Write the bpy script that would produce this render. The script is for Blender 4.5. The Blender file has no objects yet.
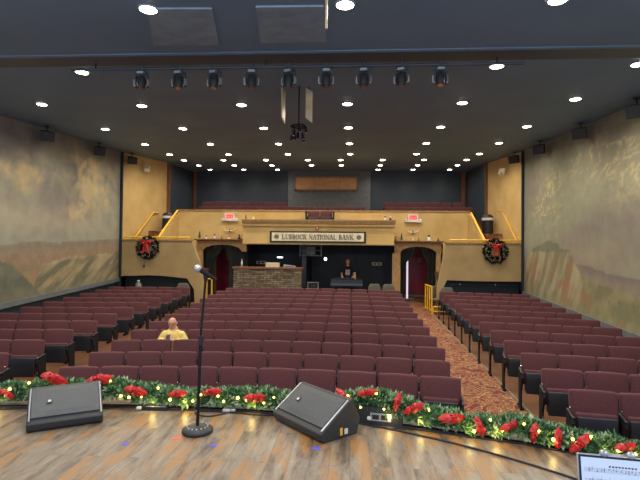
import bpy, math, random
from mathutils import Vector, Matrix, noise
random.seed(7)
PI = math.pi
scn = bpy.context.scene
COL = scn.collection
R3 = math.radians

# ------------------------------------------------------------------ materials
def mat(name, col, rough=.6, metal=0, col2=None, scale=5, emit=None, estr=0, stretch=(1, 1, 1), bump=0, detail=4, ramp=(.35, .65), spec=.5, sheen=0, mixin=None):
    m = bpy.data.materials.new(name); m.use_nodes = True
    nt = m.node_tree; b = nt.nodes['Principled BSDF']
    b.inputs['Base Color'].default_value = (*col, 1)
    b.inputs['Roughness'].default_value = rough
    b.inputs['Metallic'].default_value = metal
    b.inputs['Specular IOR Level'].default_value = spec
    if sheen:
        b.inputs['Sheen Weight'].default_value = sheen
        b.inputs['Sheen Roughness'].default_value = .4
        b.inputs['Sheen Tint'].default_value = (1, .75, .72, 1)
    if emit:
        b.inputs['Emission Color'].default_value = (*emit, 1)
        b.inputs['Emission Strength'].default_value = estr
    tc = nt.nodes.new('ShaderNodeTexCoord'); mp = nt.nodes.new('ShaderNodeMapping')
    mp.inputs['Scale'].default_value = stretch
    nt.links.new(tc.outputs['Object'], mp.inputs['Vector'])
    n = nt.nodes.new('ShaderNodeTexNoise'); n.inputs['Scale'].default_value = scale; n.inputs['Detail'].default_value = detail
    nt.links.new(mp.outputs[0], n.inputs['Vector'])
    c2 = col2 if col2 else tuple(c * .8 for c in col)
    cr = nt.nodes.new('ShaderNodeValToRGB')
    cr.color_ramp.elements[0].position = ramp[0]; cr.color_ramp.elements[1].position = ramp[1]
    cr.color_ramp.elements[0].color = (*c2, 1); cr.color_ramp.elements[1].color = (*col, 1)
    nt.links.new(n.outputs['Fac'], cr.inputs[0]); nt.links.new(cr.outputs[0], b.inputs['Base Color'])
    if bump:
        bp = nt.nodes.new('ShaderNodeBump'); bp.inputs['Strength'].default_value = bump; bp.inputs['Distance'].default_value = .02
        nt.links.new(n.outputs['Fac'], bp.inputs['Height']); nt.links.new(bp.outputs[0], b.inputs['Normal'])
    return m

M = {}
M['maroon'] = mat('maroon_fabric', (.098, .025, .030), .85, col2=(.074, .019, .023), scale=40, sheen=.15)
M['black'] = mat('black_plastic', (.012, .015, .020), .45)
M['blackmetal'] = mat('black_metal', (.010, .012, .016), .75, 0, spec=.2)
M['speaker'] = mat('speaker_black', (.028, .031, .035), .5, bump=.1, scale=150)
M['grille'] = mat('speaker_grille', (.10, .11, .12), .42, .4, col2=(.06, .066, .073), scale=260, bump=.3)
M['chrome'] = mat('chrome', (.7, .7, .7), .25, 1)
M['silver'] = mat('silver_paint', (.55, .55, .57), .35, .5)
M['plaster'] = mat('golden_plaster', (.68, .475, .19), .75, col2=(.55, .36, .125), scale=1.6, detail=9, ramp=(.3, .7))
M['plasterbox'] = mat('tan_plaster', (.43, .31, .145), .75, col2=(.34, .235, .10), scale=1.8, detail=9, ramp=(.3, .7))
M['wood'] = mat('brown_wood_trim', (.25, .10, .04), .55, col2=(.17, .07, .03), scale=6, stretch=(4, 4, .6))
M['woodlight'] = mat('carved_wood', (.46, .28, .11), .6, col2=(.33, .19, .07), scale=6, stretch=(2, 2, .8))
M['panelwood'] = mat('orange_wood_panel', (.78, .42, .20), .5, col2=(.66, .33, .14), scale=2.5, stretch=(1, 1, 3))
M['navy'] = mat('navy_paint', (.016, .026, .040), .55, col2=(.012, .020, .032), scale=2)
M['slate'] = mat('slate_blue_paint', (.045, .066, .092), .42, col2=(.040, .058, .082), scale=2)
M['grey'] = mat('grey_paint', (.15, .17, .18), .6)
M['ceil'] = mat('haze_tinted_ceiling', (.16, .27, .42), .62, col2=(.14, .24, .375), scale=.7)  # bluish lens haze is mixed into the dark grey ceiling colour
M['ceilpanel'] = mat('grey_ceiling_panel', (.25, .36, .48), .7)
M['yellow'] = mat('yellow_paint', (.85, .50, .04), .4, col2=(.8, .45, .03))
M['burgundy'] = mat('burgundy_door', (.30, .014, .035), .4)
M['beige'] = mat('beige_paint', (.42, .36, .27), .6)
M['white'] = mat('white_paint', (.75, .75, .72), .5)
M['curtain'] = mat('dark_curtain', (.022, .027, .026), .9)
M['brownfloor'] = mat('brown_floor', (.20, .085, .035), .5, col2=(.14, .055, .022), scale=3)
M['strip'] = mat('aisle_edge_strip', (.30, .22, .15), .45, .2)
M['cord'] = mat('black_rubber', (.012, .012, .013), .5)
M['leaf'] = mat('pine_leaf', (.13, .27, .10), .5, col2=(.04, .12, .045), scale=9)
M['leaftip'] = mat('pine_leaf_pale', (.44, .55, .32), .5, col2=(.24, .36, .19), scale=11)
M['wreathleaf'] = mat('dark_wreath_leaf', (.012, .028, .018), .9, spec=.15)
M['red'] = mat('red_ribbon', (.60, .018, .02), .4, col2=(.42, .01, .012), scale=14)
M['bulb'] = mat('warm_bulb', (1, .8, .4), .3, emit=(1, .70, .10), estr=11)
M['lens'] = mat('downlight_lens', (1, .95, .85), .3, emit=(1, .87, .66), estr=22)
M['skin'] = mat('skin', (.62, .33, .22), .5, col2=(.56, .28, .18), scale=20)
M['hairwhite'] = mat('white_hair', (.5, .46, .42), .8)
M['hairbrown'] = mat('brown_hair', (.09, .045, .02), .8)
M['yellowshirt'] = mat('yellow_shirt', (.80, .66, .24), .8, col2=(.72, .52, .13), scale=18)
M['darkcloth'] = mat('dark_cloth', (.012, .012, .016), .85)
M['trousers'] = mat('khaki_trousers', (.16, .12, .08), .85)
M['print'] = mat('shirt_print', (.45, .42, .40), .8)
M['greychair'] = mat('grey_green_fabric', (.13, .125, .095), .85)
M['cream'] = mat('cream_board', (.88, .78, .54), .6)
M['ink'] = mat('dark_ink', (.05, .03, .03), .6)
M['exitred'] = mat('exit_red', (.8, .03, .03), .4, emit=(1, .06, .05), estr=1.6)
M['bluetape'] = mat('blue_tape', (.10, .10, .75), .5)
M['redtape'] = mat('red_tape', (.75, .12, .10), .5)
M['screen'] = mat('tablet_screen', (.25, .3, .4), .3, emit=(.62, .74, 1), estr=.62)
M['ledwhite'] = mat('white_led_tube', (.9, .85, 1), .3, emit=(.85, .8, 1), estr=.8)
M['lampglow'] = mat('lit_bulb', (1, 1, .9), .3, emit=(1, .95, .75), estr=6)
M['lampblue'] = mat('lit_white_lamp', (1, 1, 1), .3, emit=(.8, .9, 1), estr=3)
M['paper'] = mat('paper', (.75, .62, .42), .7)
M['finmat'] = mat('cream_fin', (.62, .50, .32), .35, .2)
M['silverorn'] = mat('silver_ornament', (.6, .6, .55), .3, .7)
M['bottle'] = mat('clear_plastic', (.18, .20, .20), .2)
M['green'] = mat('ornament_green', (.03, .07, .03), .7)

def node_mat(name):
    m = bpy.data.materials.new(name); m.use_nodes = True
    nt = m.node_tree
    return m, nt, nt.nodes['Principled BSDF'], nt.nodes.new, nt.links.new

# rustic vinyl planks running towards the house
m, nt, b, N, L = node_mat('rustic_planks')
tc = N('ShaderNodeTexCoord')
mp = N('ShaderNodeMapping'); mp.inputs['Rotation'].default_value = (0, 0, R3(90)); L(tc.outputs['Object'], mp.inputs[0])
br = N('ShaderNodeTexBrick'); br.inputs['Scale'].default_value = 1; br.inputs['Brick Width'].default_value = 1.2
br.inputs['Row Height'].default_value = .155; br.inputs['Mortar Size'].default_value = .002; br.inputs['Mortar Smooth'].default_value = .1
br.inputs['Color1'].default_value = (0, 0, 0, 1); br.inputs['Color2'].default_value = (1, 1, 1, 1); br.inputs['Mortar'].default_value = (.5, .5, .5, 1)
L(mp.outputs[0], br.inputs[0])
ad = N('ShaderNodeVectorMath'); ad.operation = 'MULTIPLY_ADD'; ad.inputs[1].default_value = (7, 3, 5)
L(br.outputs['Color'], ad.inputs[0])
mp2 = N('ShaderNodeMapping'); mp2.inputs['Scale'].default_value = (4.6, 1.0, 1); mp2.inputs['Rotation'].default_value = (0, 0, R3(-4)); L(tc.outputs['Object'], mp2.inputs[0])
L(mp2.outputs[0], ad.inputs[2])
n1 = N('ShaderNodeTexNoise'); n1.inputs['Scale'].default_value = 1.9; n1.inputs['Detail'].default_value = 10; n1.inputs['Roughness'].default_value = .70; L(ad.outputs[0], n1.inputs[0])
cr = N('ShaderNodeValToRGB'); e = cr.color_ramp.elements
e[0].position = .34; e[0].color = (.055, .038, .026, 1); e[1].position = .68; e[1].color = (.31, .27, .215, 1)
for p, c in ((.42, (.115, .085, .06, 1)), (.48, (.18, .145, .11, 1)), (.54, (.22, .18, .135, 1)), (.60, (.26, .22, .17, 1))):
    x = e.new(p); x.color = c
n2 = N('ShaderNodeTexNoise'); n2.inputs['Scale'].default_value = 1.35; n2.inputs['Detail'].default_value = 7; n2.inputs['Roughness'].default_value = .62
ad2 = N('ShaderNodeVectorMath'); ad2.operation = 'ADD'; ad2.inputs[1].default_value = (13, 4, 9); L(ad.outputs[0], ad2.inputs[0]); L(ad2.outputs[0], n2.inputs[0])
cr2 = N('ShaderNodeValToRGB'); cr2.color_ramp.elements[0].position = .50; cr2.color_ramp.elements[1].position = .60
cr2.color_ramp.elements[0].color = (0, 0, 0, 1); cr2.color_ramp.elements[1].color = (.85, .85, .85, 1); L(n2.outputs['Fac'], cr2.inputs[0])
mo = N('ShaderNodeMix'); mo.data_type = 'RGBA'; mo.inputs[7].default_value = (.33, .165, .052, 1)
L(cr2.outputs[0], mo.inputs[0]); L(cr.outputs[0], mo.inputs[6])
L(n1.outputs['Fac'], cr.inputs[0])
mx = N('ShaderNodeMix'); mx.data_type = 'RGBA'; mx.blend_type = 'MULTIPLY'; mx.inputs[0].default_value = .65
mr = N('ShaderNodeMapRange'); mr.inputs['From Min'].default_value = 0; mr.inputs['From Max'].default_value = 1; mr.inputs['To Min'].default_value = 1; mr.inputs['To Max'].default_value = .35
L(br.outputs['Fac'], mr.inputs[0]); L(mo.outputs[2], mx.inputs[6]); L(mr.outputs[0], mx.inputs[7]); L(mx.outputs[2], b.inputs['Base Color'])
b.inputs['Roughness'].default_value = .37
M['planks'] = m

# swirling red and gold carpet
m, nt, b, N, L = node_mat('swirl_carpet')
tc = N('ShaderNodeTexCoord')
n1 = N('ShaderNodeTexNoise'); n1.inputs['Scale'].default_value = 3.3; n1.inputs['Distortion'].default_value = 1.8; n1.inputs['Detail'].default_value = 1.6
L(tc.outputs['Object'], n1.inputs[0])
cr = N('ShaderNodeValToRGB'); e = cr.color_ramp.elements
e[0].position = .36; e[0].color = (.12, .018, .012, 1); e[1].position = .66; e[1].color = (.15, .025, .015, 1)
for p, c in ((.41, (.20, .05, .02, 1)), (.445, (.36, .20, .09, 1)), (.475, (.09, .018, .012, 1)), (.52, (.26, .08, .03, 1)), (.555, (.40, .26, .13, 1)), (.585, (.10, .018, .012, 1))):
    x = e.new(p); x.color = c
L(n1.outputs['Fac'], cr.inputs[0]); L(cr.outputs[0], b.inputs['Base Color']); b.inputs['Roughness'].default_value = .95
M['carpet'] = m

# stacked stone veneer
m, nt, b, N, L = node_mat('stacked_stone')
tc = N('ShaderNodeTexCoord'); mp = N('ShaderNodeMapping'); mp.inputs['Rotation'].default_value = (R3(90), 0, 0); L(tc.outputs['Object'], mp.inputs[0])
br = N('ShaderNodeTexBrick'); br.inputs['Scale'].default_value = 1; br.inputs['Brick Width'].default_value = .26; br.inputs['Row Height'].default_value = .07
br.inputs['Mortar Size'].default_value = .007; br.inputs['Color1'].default_value = (.27, .22, .14, 1); br.inputs['Color2'].default_value = (.10, .08, .05, 1); br.inputs['Mortar'].default_value = (.03, .02, .012, 1)
L(mp.outputs[0], br.inputs[0])
n1 = N('ShaderNodeTexNoise'); n1.inputs['Scale'].default_value = 13; L(tc.outputs['Object'], n1.inputs[0])
mx = N('ShaderNodeMix'); mx.data_type = 'RGBA'; mx.blend_type = 'OVERLAY'; mx.inputs[0].default_value = .8
L(br.outputs['Color'], mx.inputs[6]); L(n1.outputs['Fac'], mx.inputs[7]); L(mx.outputs[2], b.inputs['Base Color']); b.inputs['Roughness'].default_value = .85
M['stone'] = m

# painted mural: colours laid per vertex, brushwork from noise
def mural_mat(name):
    m, nt, b, N, L = node_mat(name)
    a = N('ShaderNodeVertexColor'); a.layer_name = 'paint'
    tc = N('ShaderNodeTexCoord'); n1 = N('ShaderNodeTexNoise'); n1.inputs['Scale'].default_value = 3; n1.inputs['Detail'].default_value = 8
    L(tc.outputs['Object'], n1.inputs[0])
    mr = N('ShaderNodeMapRange'); mr.inputs['To Min'].default_value = .66; mr.inputs['To Max'].default_value = 1.08; L(n1.outputs['Fac'], mr.inputs[0])
    mx = N('ShaderNodeMix'); mx.data_type = 'RGBA'; mx.blend_type = 'MULTIPLY'; mx.inputs[0].default_value = 1
    L(a.outputs[0], mx.inputs[6]); L(mr.outputs[0], mx.inputs[7]); L(mx.outputs[2], b.inputs['Base Color']); b.inputs['Roughness'].default_value = .7
    return m
M['mural'] = mural_mat('painted_mural')

# ------------------------------------------------------------------ mesh builder
class MB:
    def __init__(s): s.v = []; s.f = []; s.sm = []
    def add(s, vs, fs, smooth=False, mt=None):
        o = len(s.v)
        s.v += [tuple(mt @ Vector(v)) if mt else tuple(v) for v in vs]
        s.f += [tuple(i + o for i in f) for f in fs]; s.sm += [smooth] * len(fs)
        return s
    def box(s, c, d, rot=None, mt=None):
        x, y, z = (k / 2 for k in d)
        vs = [Vector((a * x, b * y, e * z)) for a in (-1, 1) for b in (-1, 1) for e in (-1, 1)]
        if rot: vs = [rot @ v for v in vs]
        vs = [v + Vector(c) for v in vs]
        return s.add(vs, [(0, 1, 3, 2), (4, 6, 7, 5), (0, 4, 5, 1), (2, 3, 7, 6), (0, 2, 6, 4), (1, 5, 7, 3)], mt=mt)
    def bb(s, x0, x1, y0, y1, z0, z1): return s.box(((x0 + x1) / 2, (y0 + y1) / 2, (z0 + z1) / 2), (x1 - x0, y1 - y0, z1 - z0))
    def rbox(s, c, d, r=.02, n=3, rot=None, puff=0):
        # rounded slab: superellipse grid over the box
        k = n * 2 + 4
        dims = [e / 2 for e in d]; r = min(r, min(dims) * .99)
        vs, fs, idx = [], [], {}
        def key(p): return tuple(round(q, 6) for q in p)
        def vert(p):
            q = [max(-dims[i] + r, min(dims[i] - r, p[i])) for i in range(3)]
            dv = Vector(p) - Vector(q)
            if dv.length > 1e-9: dv.normalize()
            w = Vector(q) + dv * r
            if puff:
                fx = 1 - (w[0] / dims[0]) ** 2; fz = 1 - (w[2] / dims[2]) ** 2
                w[1] += puff * fx * fz * (-1 if w[1] < 0 else 0)
                w[2] += puff * .6 * fx * (1 if w[2] > 0 else 0)
            kk = key(p)
            if kk not in idx:
                idx[kk] = len(vs); vs.append((rot @ w if rot else w) + Vector(c))
            return idx[kk]
        def ticks(h):
            t = [-h + r * i / n for i in range(n + 1)]; t += [-h + r + (2 * h - 2 * r) * i / 3 for i in (1, 2)]
            return t + [h - r * (n - i) / n for i in range(n + 1)]
        T = [ticks(h) for h in dims]
        for ax in range(3):
            u, w = (ax + 1) % 3, (ax + 2) % 3
            for sg in (-1, 1):
                for i in range(len(T[u]) - 1):
                    for j in range(len(T[w]) - 1):
                        q = []
                        for a, e in ((i, j), (i + 1, j), (i + 1, j + 1), (i, j + 1)):
                            p = [0, 0, 0]; p[ax] = sg * dims[ax]; p[u] = T[u][a]; p[w] = T[w][e]; q.append(vert(p))
                        if sg < 0: q.reverse()
                        fs.append(tuple(q))
        return s.add(vs, fs, True)
    def tube(s, pts, r, n=8, cap=True):
        pts = [Vector(p) for p in pts]; rs = r if isinstance(r, (list, tuple)) else [r] * len(pts)
        vs, fs = [], []; up = None
        for i, p in enumerate(pts):
            a = pts[max(i - 1, 0)]; b = pts[min(i + 1, len(pts) - 1)]; t = (b - a)
            if t.length < 1e-9: t = Vector((0, 0, 1))
            t.normalize()
            if up is None:
                up = Vector((0, 0, 1)) if abs(t.z) < .9 else Vector((1, 0, 0))
            x = t.cross(up)
            if x.length < 1e-4: x = t.cross(Vector((0, 1, 0)))
            x.normalize(); y = x.cross(t); y.normalize(); up = y
            for k in range(n):
                an = 2 * PI * k / n
                vs.append(p + x * math.cos(an) * rs[i] + y * math.sin(an) * rs[i])
        for i in range(len(pts) - 1):
            for k in range(n):
                fs.append((i * n + k, i * n + (k + 1) % n, (i + 1) * n + (k + 1) % n, (i + 1) * n + k))
        s.add(vs, fs, True)
        if cap: s.add(vs[:n], [tuple(range(n))]); s.add(vs[-n:], [tuple(range(n))[::-1]])
        return s
    def cyl(s, c, r, h, n=16, r2=None):
        c = Vector(c); return s.tube([c, c + Vector((0, 0, h))], [r, r if r2 is None else r2], n)
    def sph(s, c, r, nu=12, nv=8, mt=None):
        r = r if isinstance(r, (list, tuple)) else (r, r, r); vs = []
        for j in range(nv + 1):
            ph = PI * j / nv
            for i in range(nu):
                th = 2 * PI * i / nu
                v = Vector((r[0] * math.sin(ph) * math.cos(th), r[1] * math.sin(ph) * math.sin(th), r[2] * math.cos(ph)))
                vs.append((mt @ v if mt else v) + Vector(c))
        fs = [(j * nu + i, (j + 1) * nu + i, (j + 1) * nu + (i + 1) % nu, j * nu + (i + 1) % nu) for j in range(nv) for i in range(nu)]
        return s.add(vs, fs, True)
    def prism(s, poly, y0, y1, axis='y'):
        # extrude a polygon given in (x,z) between y0 and y1 (or (y,z) between x0,x1)
        n = len(poly)
        mk = (lambda a, b, t: (a, t, b)) if axis == 'y' else (lambda a, b, t: (t, a, b))
        if axis == 'z': mk = lambda a, b, t: (a, b, t)
        vs = [mk(a, b, y0) for a, b in poly] + [mk(a, b, y1) for a, b in poly]
        fs = [(i, (i + 1) % n, n + (i + 1) % n, n + i) for i in range(n)]
        fs += [tuple(range(n))[::-1], tuple(range(n, 2 * n))]
        return s.add(vs, fs)
    def lathe(s, prof, c, n=20):
        vs = []; c = Vector(c)
        for r, z in prof:
            for k in range(n):
                a = 2 * PI * k / n; vs.append(c + Vector((r * math.cos(a), r * math.sin(a), z)))
        fs = [(j * n + k, j * n + (k + 1) % n, (j + 1) * n + (k + 1) % n, (j + 1) * n + k) for j in range(len(prof) - 1) for k in range(n)]
        return s.add(vs, fs, True)
    def build(s, name, m, parent=None, loc=None, rz=0):
        me = bpy.data.meshes.new(name); me.from_pydata(s.v, [], s.f); me.update()
        me.polygons.foreach_set('use_smooth', s.sm)
        me.materials.append(M[m] if isinstance(m, str) else m)
        o = bpy.data.objects.new(name, me); COL.objects.link(o)
        if parent: o.parent = parent
        if loc: o.location = loc
        if rz: o.rotation_euler.z = rz
        # consistent outward normals
        import bmesh
        bm = bmesh.new(); bm.from_mesh(me); bmesh.ops.recalc_face_normals(bm, faces=bm.faces); bm.to_mesh(me); bm.free()
        return o

def tag(o, label, cat, group=None):
    o['label'] = label; o['category'] = cat
    if group: o['group'] = group
    return o
def thing(name, label, cat, loc=(0, 0, 0), rz=0, group=None):
    o = bpy.data.objects.new(name, None); COL.objects.link(o); o.location = loc; o.rotation_euler.z = rz
    o.empty_display_size = .1
    return tag(o, label, cat, group)
def struct(o, label=None):
    o['kind'] = 'structure'
    if label: o['label'] = label
    return o
def dup(root, loc, rz, label, group=None):
    r = root.copy(); COL.objects.link(r); r.location = loc; r.rotation_euler.z = rz; r['label'] = label
    if group: r['group'] = group
    for ch in list(root.children):
        c = ch.copy(); COL.objects.link(c); c.parent = r
        for g in list(ch.children):
            d = g.copy(); COL.objects.link(d); d.parent = c
    return r
ORD = ['first', 'second', 'third', 'fourth', 'fifth', 'sixth', 'seventh', 'eighth', 'ninth', 'tenth', 'eleventh', 'twelfth', 'thirteenth']

def floor_z(y): return -.94 + .034 * (y - 6.8)
def ceil_z(y): return 4.2 + .056 * y
WL, WR = -8.6, 6.0            # faces of the side walls
STAGE_C, STAGE_R = (-1.8, 4.77 - 9.1), 9.1
def edge_y(x, d=0): return STAGE_C[1] + math.sqrt((STAGE_R + d) ** 2 - (x - STAGE_C[0]) ** 2)

# ------------------------------------------------------------------ the setting
# stage deck with curved front
xs = [-9.5 + .5 * i for i in range(34)]
a = MB()
top = [(x, edge_y(x, .42) if abs(x + 1.8) < 9 else 0) for x in xs if abs(x + 1.8) < 8.2]
poly = [(top[0][0], -3)] + top + [(top[-1][0], -3)]
a.prism(poly, -.12, 0, 'z')
struct(a.build('stage_floor', 'planks'))
a = MB(); a.prism([(x, y - .06) for x, y in top] + [(x, y - .12) for x, y in reversed(top)], -1.06, -.12, 'z')
struct(a.build('stage_front', 'navy'))
a = MB(); a.prism([(x, edge_y(x, .01)) for x, y in top] + [(x, edge_y(x, -.035)) for x, y in reversed(top)], 0, .012, 'z')
struct(a.build('trim_1', 'blackmetal'))

# sloping house floor, brown under the side blocks, patterned carpet in the middle
def slope_slab(x0, x1, y0, y1, dz=0, th=.1):
    a = MB(); z0, z1 = floor_z(y0) + dz, floor_z(y1) + dz
    a.add([(x0, y0, z0), (x1, y0, z0), (x1, y1, z1), (x0, y1, z1), (x0, y0, z0 - th), (x1, y0, z0 - th), (x1, y1, z1 - th), (x0, y1, z1 - th)],
          [(0, 1, 2, 3), (4, 7, 6, 5), (0, 4, 5, 1), (1, 5, 6, 2), (2, 6, 7, 3), (3, 7, 4, 0)])
    return a
struct(slope_slab(-9.2, 6.6, 2.0, 24.6).build('floor', 'brownfloor'))
struct(slope_slab(-5.35, 2.76, 3.0, 21.7, .012, .02).build('carpet', 'carpet'))
struct(slope_slab(2.76, 2.81, 5.0, 17.2, .02, .04).build('trim_2', 'strip'))

# ceiling
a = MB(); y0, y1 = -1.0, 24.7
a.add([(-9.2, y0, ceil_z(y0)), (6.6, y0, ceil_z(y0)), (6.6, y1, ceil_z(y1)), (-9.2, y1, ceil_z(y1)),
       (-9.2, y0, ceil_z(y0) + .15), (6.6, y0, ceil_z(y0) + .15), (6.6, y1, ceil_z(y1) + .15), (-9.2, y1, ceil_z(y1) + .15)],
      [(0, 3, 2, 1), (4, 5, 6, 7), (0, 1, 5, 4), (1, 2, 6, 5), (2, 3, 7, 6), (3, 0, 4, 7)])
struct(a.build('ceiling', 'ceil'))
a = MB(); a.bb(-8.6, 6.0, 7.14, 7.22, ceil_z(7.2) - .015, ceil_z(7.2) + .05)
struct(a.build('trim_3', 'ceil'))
a = MB(); a.bb(-8.6, 6.0, 7.24, 7.62, ceil_z(7.4) - .012, ceil_z(7.4) + .06)
struct(a.build('trim_4', 'slate'))

# side walls with painted murals
def fbm(x, y, z=0, o=4):
    v, amp, s = 0, 1, 0
    for i in range(o):
        v += amp * noise.noise(Vector((x, y, z))); s += amp; x *= 2; y *= 2; z += 3.1; amp *= .5
    return v / s
def lerp(a, b, t): t = max(0, min(1, t)); return tuple(p + (q - p) * t for p, q in zip(a, b))
def sst(a, b, x): t = max(0, min(1, (x - a) / (b - a))); return t * t * (3 - 2 * t)
def pw(x, pts):
    if x <= pts[0][0]: return pts[0][1]
    for (a, b), (c, d) in zip(pts, pts[1:]):
        if x <= c: return b + (d - b) * (x - a) / (c - a)
    return pts[-1][1]
def blob(y, z, cy, cz, ry, rz): return math.exp(-((y - cy) / ry) ** 2 - ((z - cz) / rz) ** 2)
SKY = (.345, .355, .28); PURP = (.235, .215, .215); GOLD = (.68, .54, .30); CREAM = (.50, .44, .32)
def paint_left(y, z):
    w1 = fbm(y * .35, z * .5, 1.0); w2 = fbm(y * .9 + 2 * w1, z * 1.1, 5.0); w3 = fbm(y * 2.2 + w2 * 2, z * 2.4, 9)
    c = lerp(SKY, PURP, sst(-.12, .25, w1 + .1 * (z - 3)))
    c = lerp(c, CREAM, .75 * blob(y, z, 12.6, 2.35, 3.5, .45))
    g = blob(y, z, 14.9, 3.95, .9, 1.0) + .9 * blob(y, z, 12.2, 3.5, 1.2, .5) + .8 * blob(y, z, 14.3, 2.75, .8, .35) + .5 * blob(y, z, 16.3, 3.6, .5, 1.1)
    g += .8 * blob(y, z, 8.5, 3.0, 1.5, .9)
    c = lerp(c, GOLD, g * (.75 + 2.6 * w3 + 1.4 * w2))
    c = lerp(c, PURP, 1.0 * blob(y, z, 13.5, 3.1, 1.1, .42) * (.8 + w2))
    c = lerp(c, (.19, .19, .18), .8 * sst(4.5, 5.0, z + .25 * w2))  # shadow under the ceiling painted into the mural top
    hz = pw(y, [(8, 1.55), (11.2, 1.66), (12.3, 1.72), (13.6, 1.73), (14.9, 1.84), (17.3, 1.93)]) + .06 * w2
    if z < hz:
        c = lerp((.31, .255, .19), (.36, .245, .14), sst(0, .6, hz - z + .3 * w2)); c = lerp(c, (.22, .18, .12), .5 * sst(.0, .25, w3 + .3 * w1))
        c = lerp(c, (.25, .22, .17), .7 * sst(.1, .0, abs(z - hz + .12)))
        ridge = pw(y, [(8, .5), (12.4, .45), (12.85, 1.12), (13.35, 1.18), (14.1, 1.32), (16.6, 1.4), (17.3, 1.5)]) + .05 * w3
        if z < ridge:
            st = fbm((y * .9 - z * 1.5) * 2.6, (y + z) * .5, 44) * 2.6
            c = lerp((.17, .165, .105), (.44, .35, .20), .42 + st)
            c = lerp(c, (.50, .42, .28), .8 * sst(.12, .0, ridge - z) * sst(-.1, .2, w2 + .1))
        hill = pw(y, [(7, .6), (9, 1.1), (11, 1.3), (11.6, 1.15), (12.25, .72), (12.6, .42), (13, .2)]) + .03 * w3
        if z < hill: c = lerp((.13, .15, .11), (.20, .20, .13), sst(-.2, .3, w3))
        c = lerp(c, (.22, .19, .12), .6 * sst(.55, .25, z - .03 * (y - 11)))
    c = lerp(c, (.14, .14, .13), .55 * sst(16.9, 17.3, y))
    return c
def paint_right(y, z):
    w1 = fbm(y * .4, z * .5, 31.0); w2 = fbm(y * .9 + 2 * w1, z * 1.1, 25.0); w3 = fbm(y * 2.0 + w2 * 3, z * 2.4, 29)
    c = lerp((.33, .33, .23), (.30, .27, .215), sst(-.1, .2, w1))
    c = lerp(c, (.40, .40, .27), .9 * blob(y, z, 12.3, 3.2, 1.8, .6))
    vein = math.exp(-(w3 / .05) ** 2)
    zone = blob(y, z, 14.9, 3.4, .7, .9) + blob(y, z, 12.0, 3.9, 1.6, .55) + .7 * blob(y, z, 15.8, 3.0, .6, .5) + .6 * blob(y, z, 10.8, 3.1, 1.0, .7)
    c = lerp(c, (.70, .58, .30), zone * (.10 + 1.0 * vein))
    c = lerp(c, (.27, .235, .20), .8 * blob(y, z, 11.2, 2.3, 1.6, .6) + .6 * blob(y, z, 12.8, 2.2, .8, .3))
    c = lerp(c, (.36, .30, .20), .6 * blob(y, z, 12.5, 1.5, 1.8, .4))
    c = lerp(c, (.19, .185, .17), .8 * sst(4.45, 4.95, z + .3 * w2))  # dark shade under the ceiling painted in here too
    far = pw(y, [(8, .9), (10.4, 1.05), (11.6, 1.10), (12.3, 1.2), (13.2, 1.3), (14, 1.2)]) + .04 * w2
    if z < far and y < 14: c = lerp((.235, .19, .165), (.30, .25, .18), sst(.0, .35, far - z))
    near = pw(y, [(8, .45), (10.4, .6), (11.5, .8), (12.4, .86), (13.0, 1.0), (13.6, .9)]) + .06 * w3
    if z < near and y < 14: c = lerp((.22, .21, .11), (.33, .29, .15), sst(-.3, .3, w3 + .2 * w2))
    mesa = pw(y, [(12.1, 0.1), (12.8, .75), (13.3, 1.25), (13.65, 1.66), (14.3, 1.70), (14.5, 1.88), (15.2, 1.95), (15.7, 1.85), (16.4, 1.74), (17, 1.3), (17.3, 1.2)]) + .04 * w3
    if z < mesa:
        st = fbm((y + z * .55) * 3.0, (z - y * .3) * .5, 77) * 3.0
        c = lerp((.235, .215, .125), (.42, .37, .22), .45 + st)
        c = lerp(c, (.38, .17, .09), .75 * sst(.0, .3, w2 + .4 * w1 - .4 * st) * sst(1.5, 1.1, z))
        if z > 1.62: c = lerp(c, (.19, .20, .13), .8)
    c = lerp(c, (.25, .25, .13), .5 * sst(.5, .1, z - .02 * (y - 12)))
    c = lerp(c, (.14, .15, .13), .5 * sst(16.8, 17.3, y))  # shading of the curved back end put into the paint
    return c
def mural(x, zb, fn, name, y0=4.0, y1=17.3, sgn=1):
    ny, nz = 300, 96; vs, cols = [], []
    for i in range(ny + 1):
        y = y0 + (y1 - y0) * i / ny
        b0, t0 = zb(y), ceil_z(y) + .02
        for j in range(nz + 1):
            z = b0 + (t0 - b0) * j / nz
            vs.append((x, y, z)); cols.append(fn(y, z))
    W = nz + 1
    fs = [(i * W + j, (i + 1) * W + j, (i + 1) * W + j + 1, i * W + j + 1) for i in range(ny) for j in range(nz)]
    if sgn < 0: fs = [f[::-1] for f in fs]
    nv = len(vs)
    # real thickness: back face
    bx = x - .12 * sgn
    vs += [(bx, y0, zb(y0)), (bx, y1, zb(y1)), (bx, y1, ceil_z(y1)), (bx, y0, ceil_z(y0))]; cols += [(.1, .1, .1)] * 4
    A, B, C_, D = 0, ny * W, ny * W + nz, nz
    fs += [(nv, nv + 3, nv + 2, nv + 1), (A, nv, nv + 1, B), (B, nv + 1, nv + 2, C_), (C_, nv + 2, nv + 3, D), (D, nv + 3, nv, A)]
    me = bpy.data.meshes.new(name); me.from_pydata(vs, [], fs); me.update()
    ca = me.color_attributes.new('paint', 'FLOAT_COLOR', 'POINT')
    flat = []
    for c in cols: flat += [max(0, c[0]), max(0, c[1]), max(0, c[2]), 1]
    ca.data.foreach_set('color', flat)
    me.materials.append(M['mural'])
    o = bpy.data.objects.new(name, me); COL.objects.link(o); return struct(o)
zbl = lambda y: .21 + .047 * (y - 11.25)
zbr = lambda y: -.10 + .050 * (y - 10.46)
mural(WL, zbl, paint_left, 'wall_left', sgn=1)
mural(WR, zbr, paint_right, 'wall_right', sgn=-1)
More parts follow.
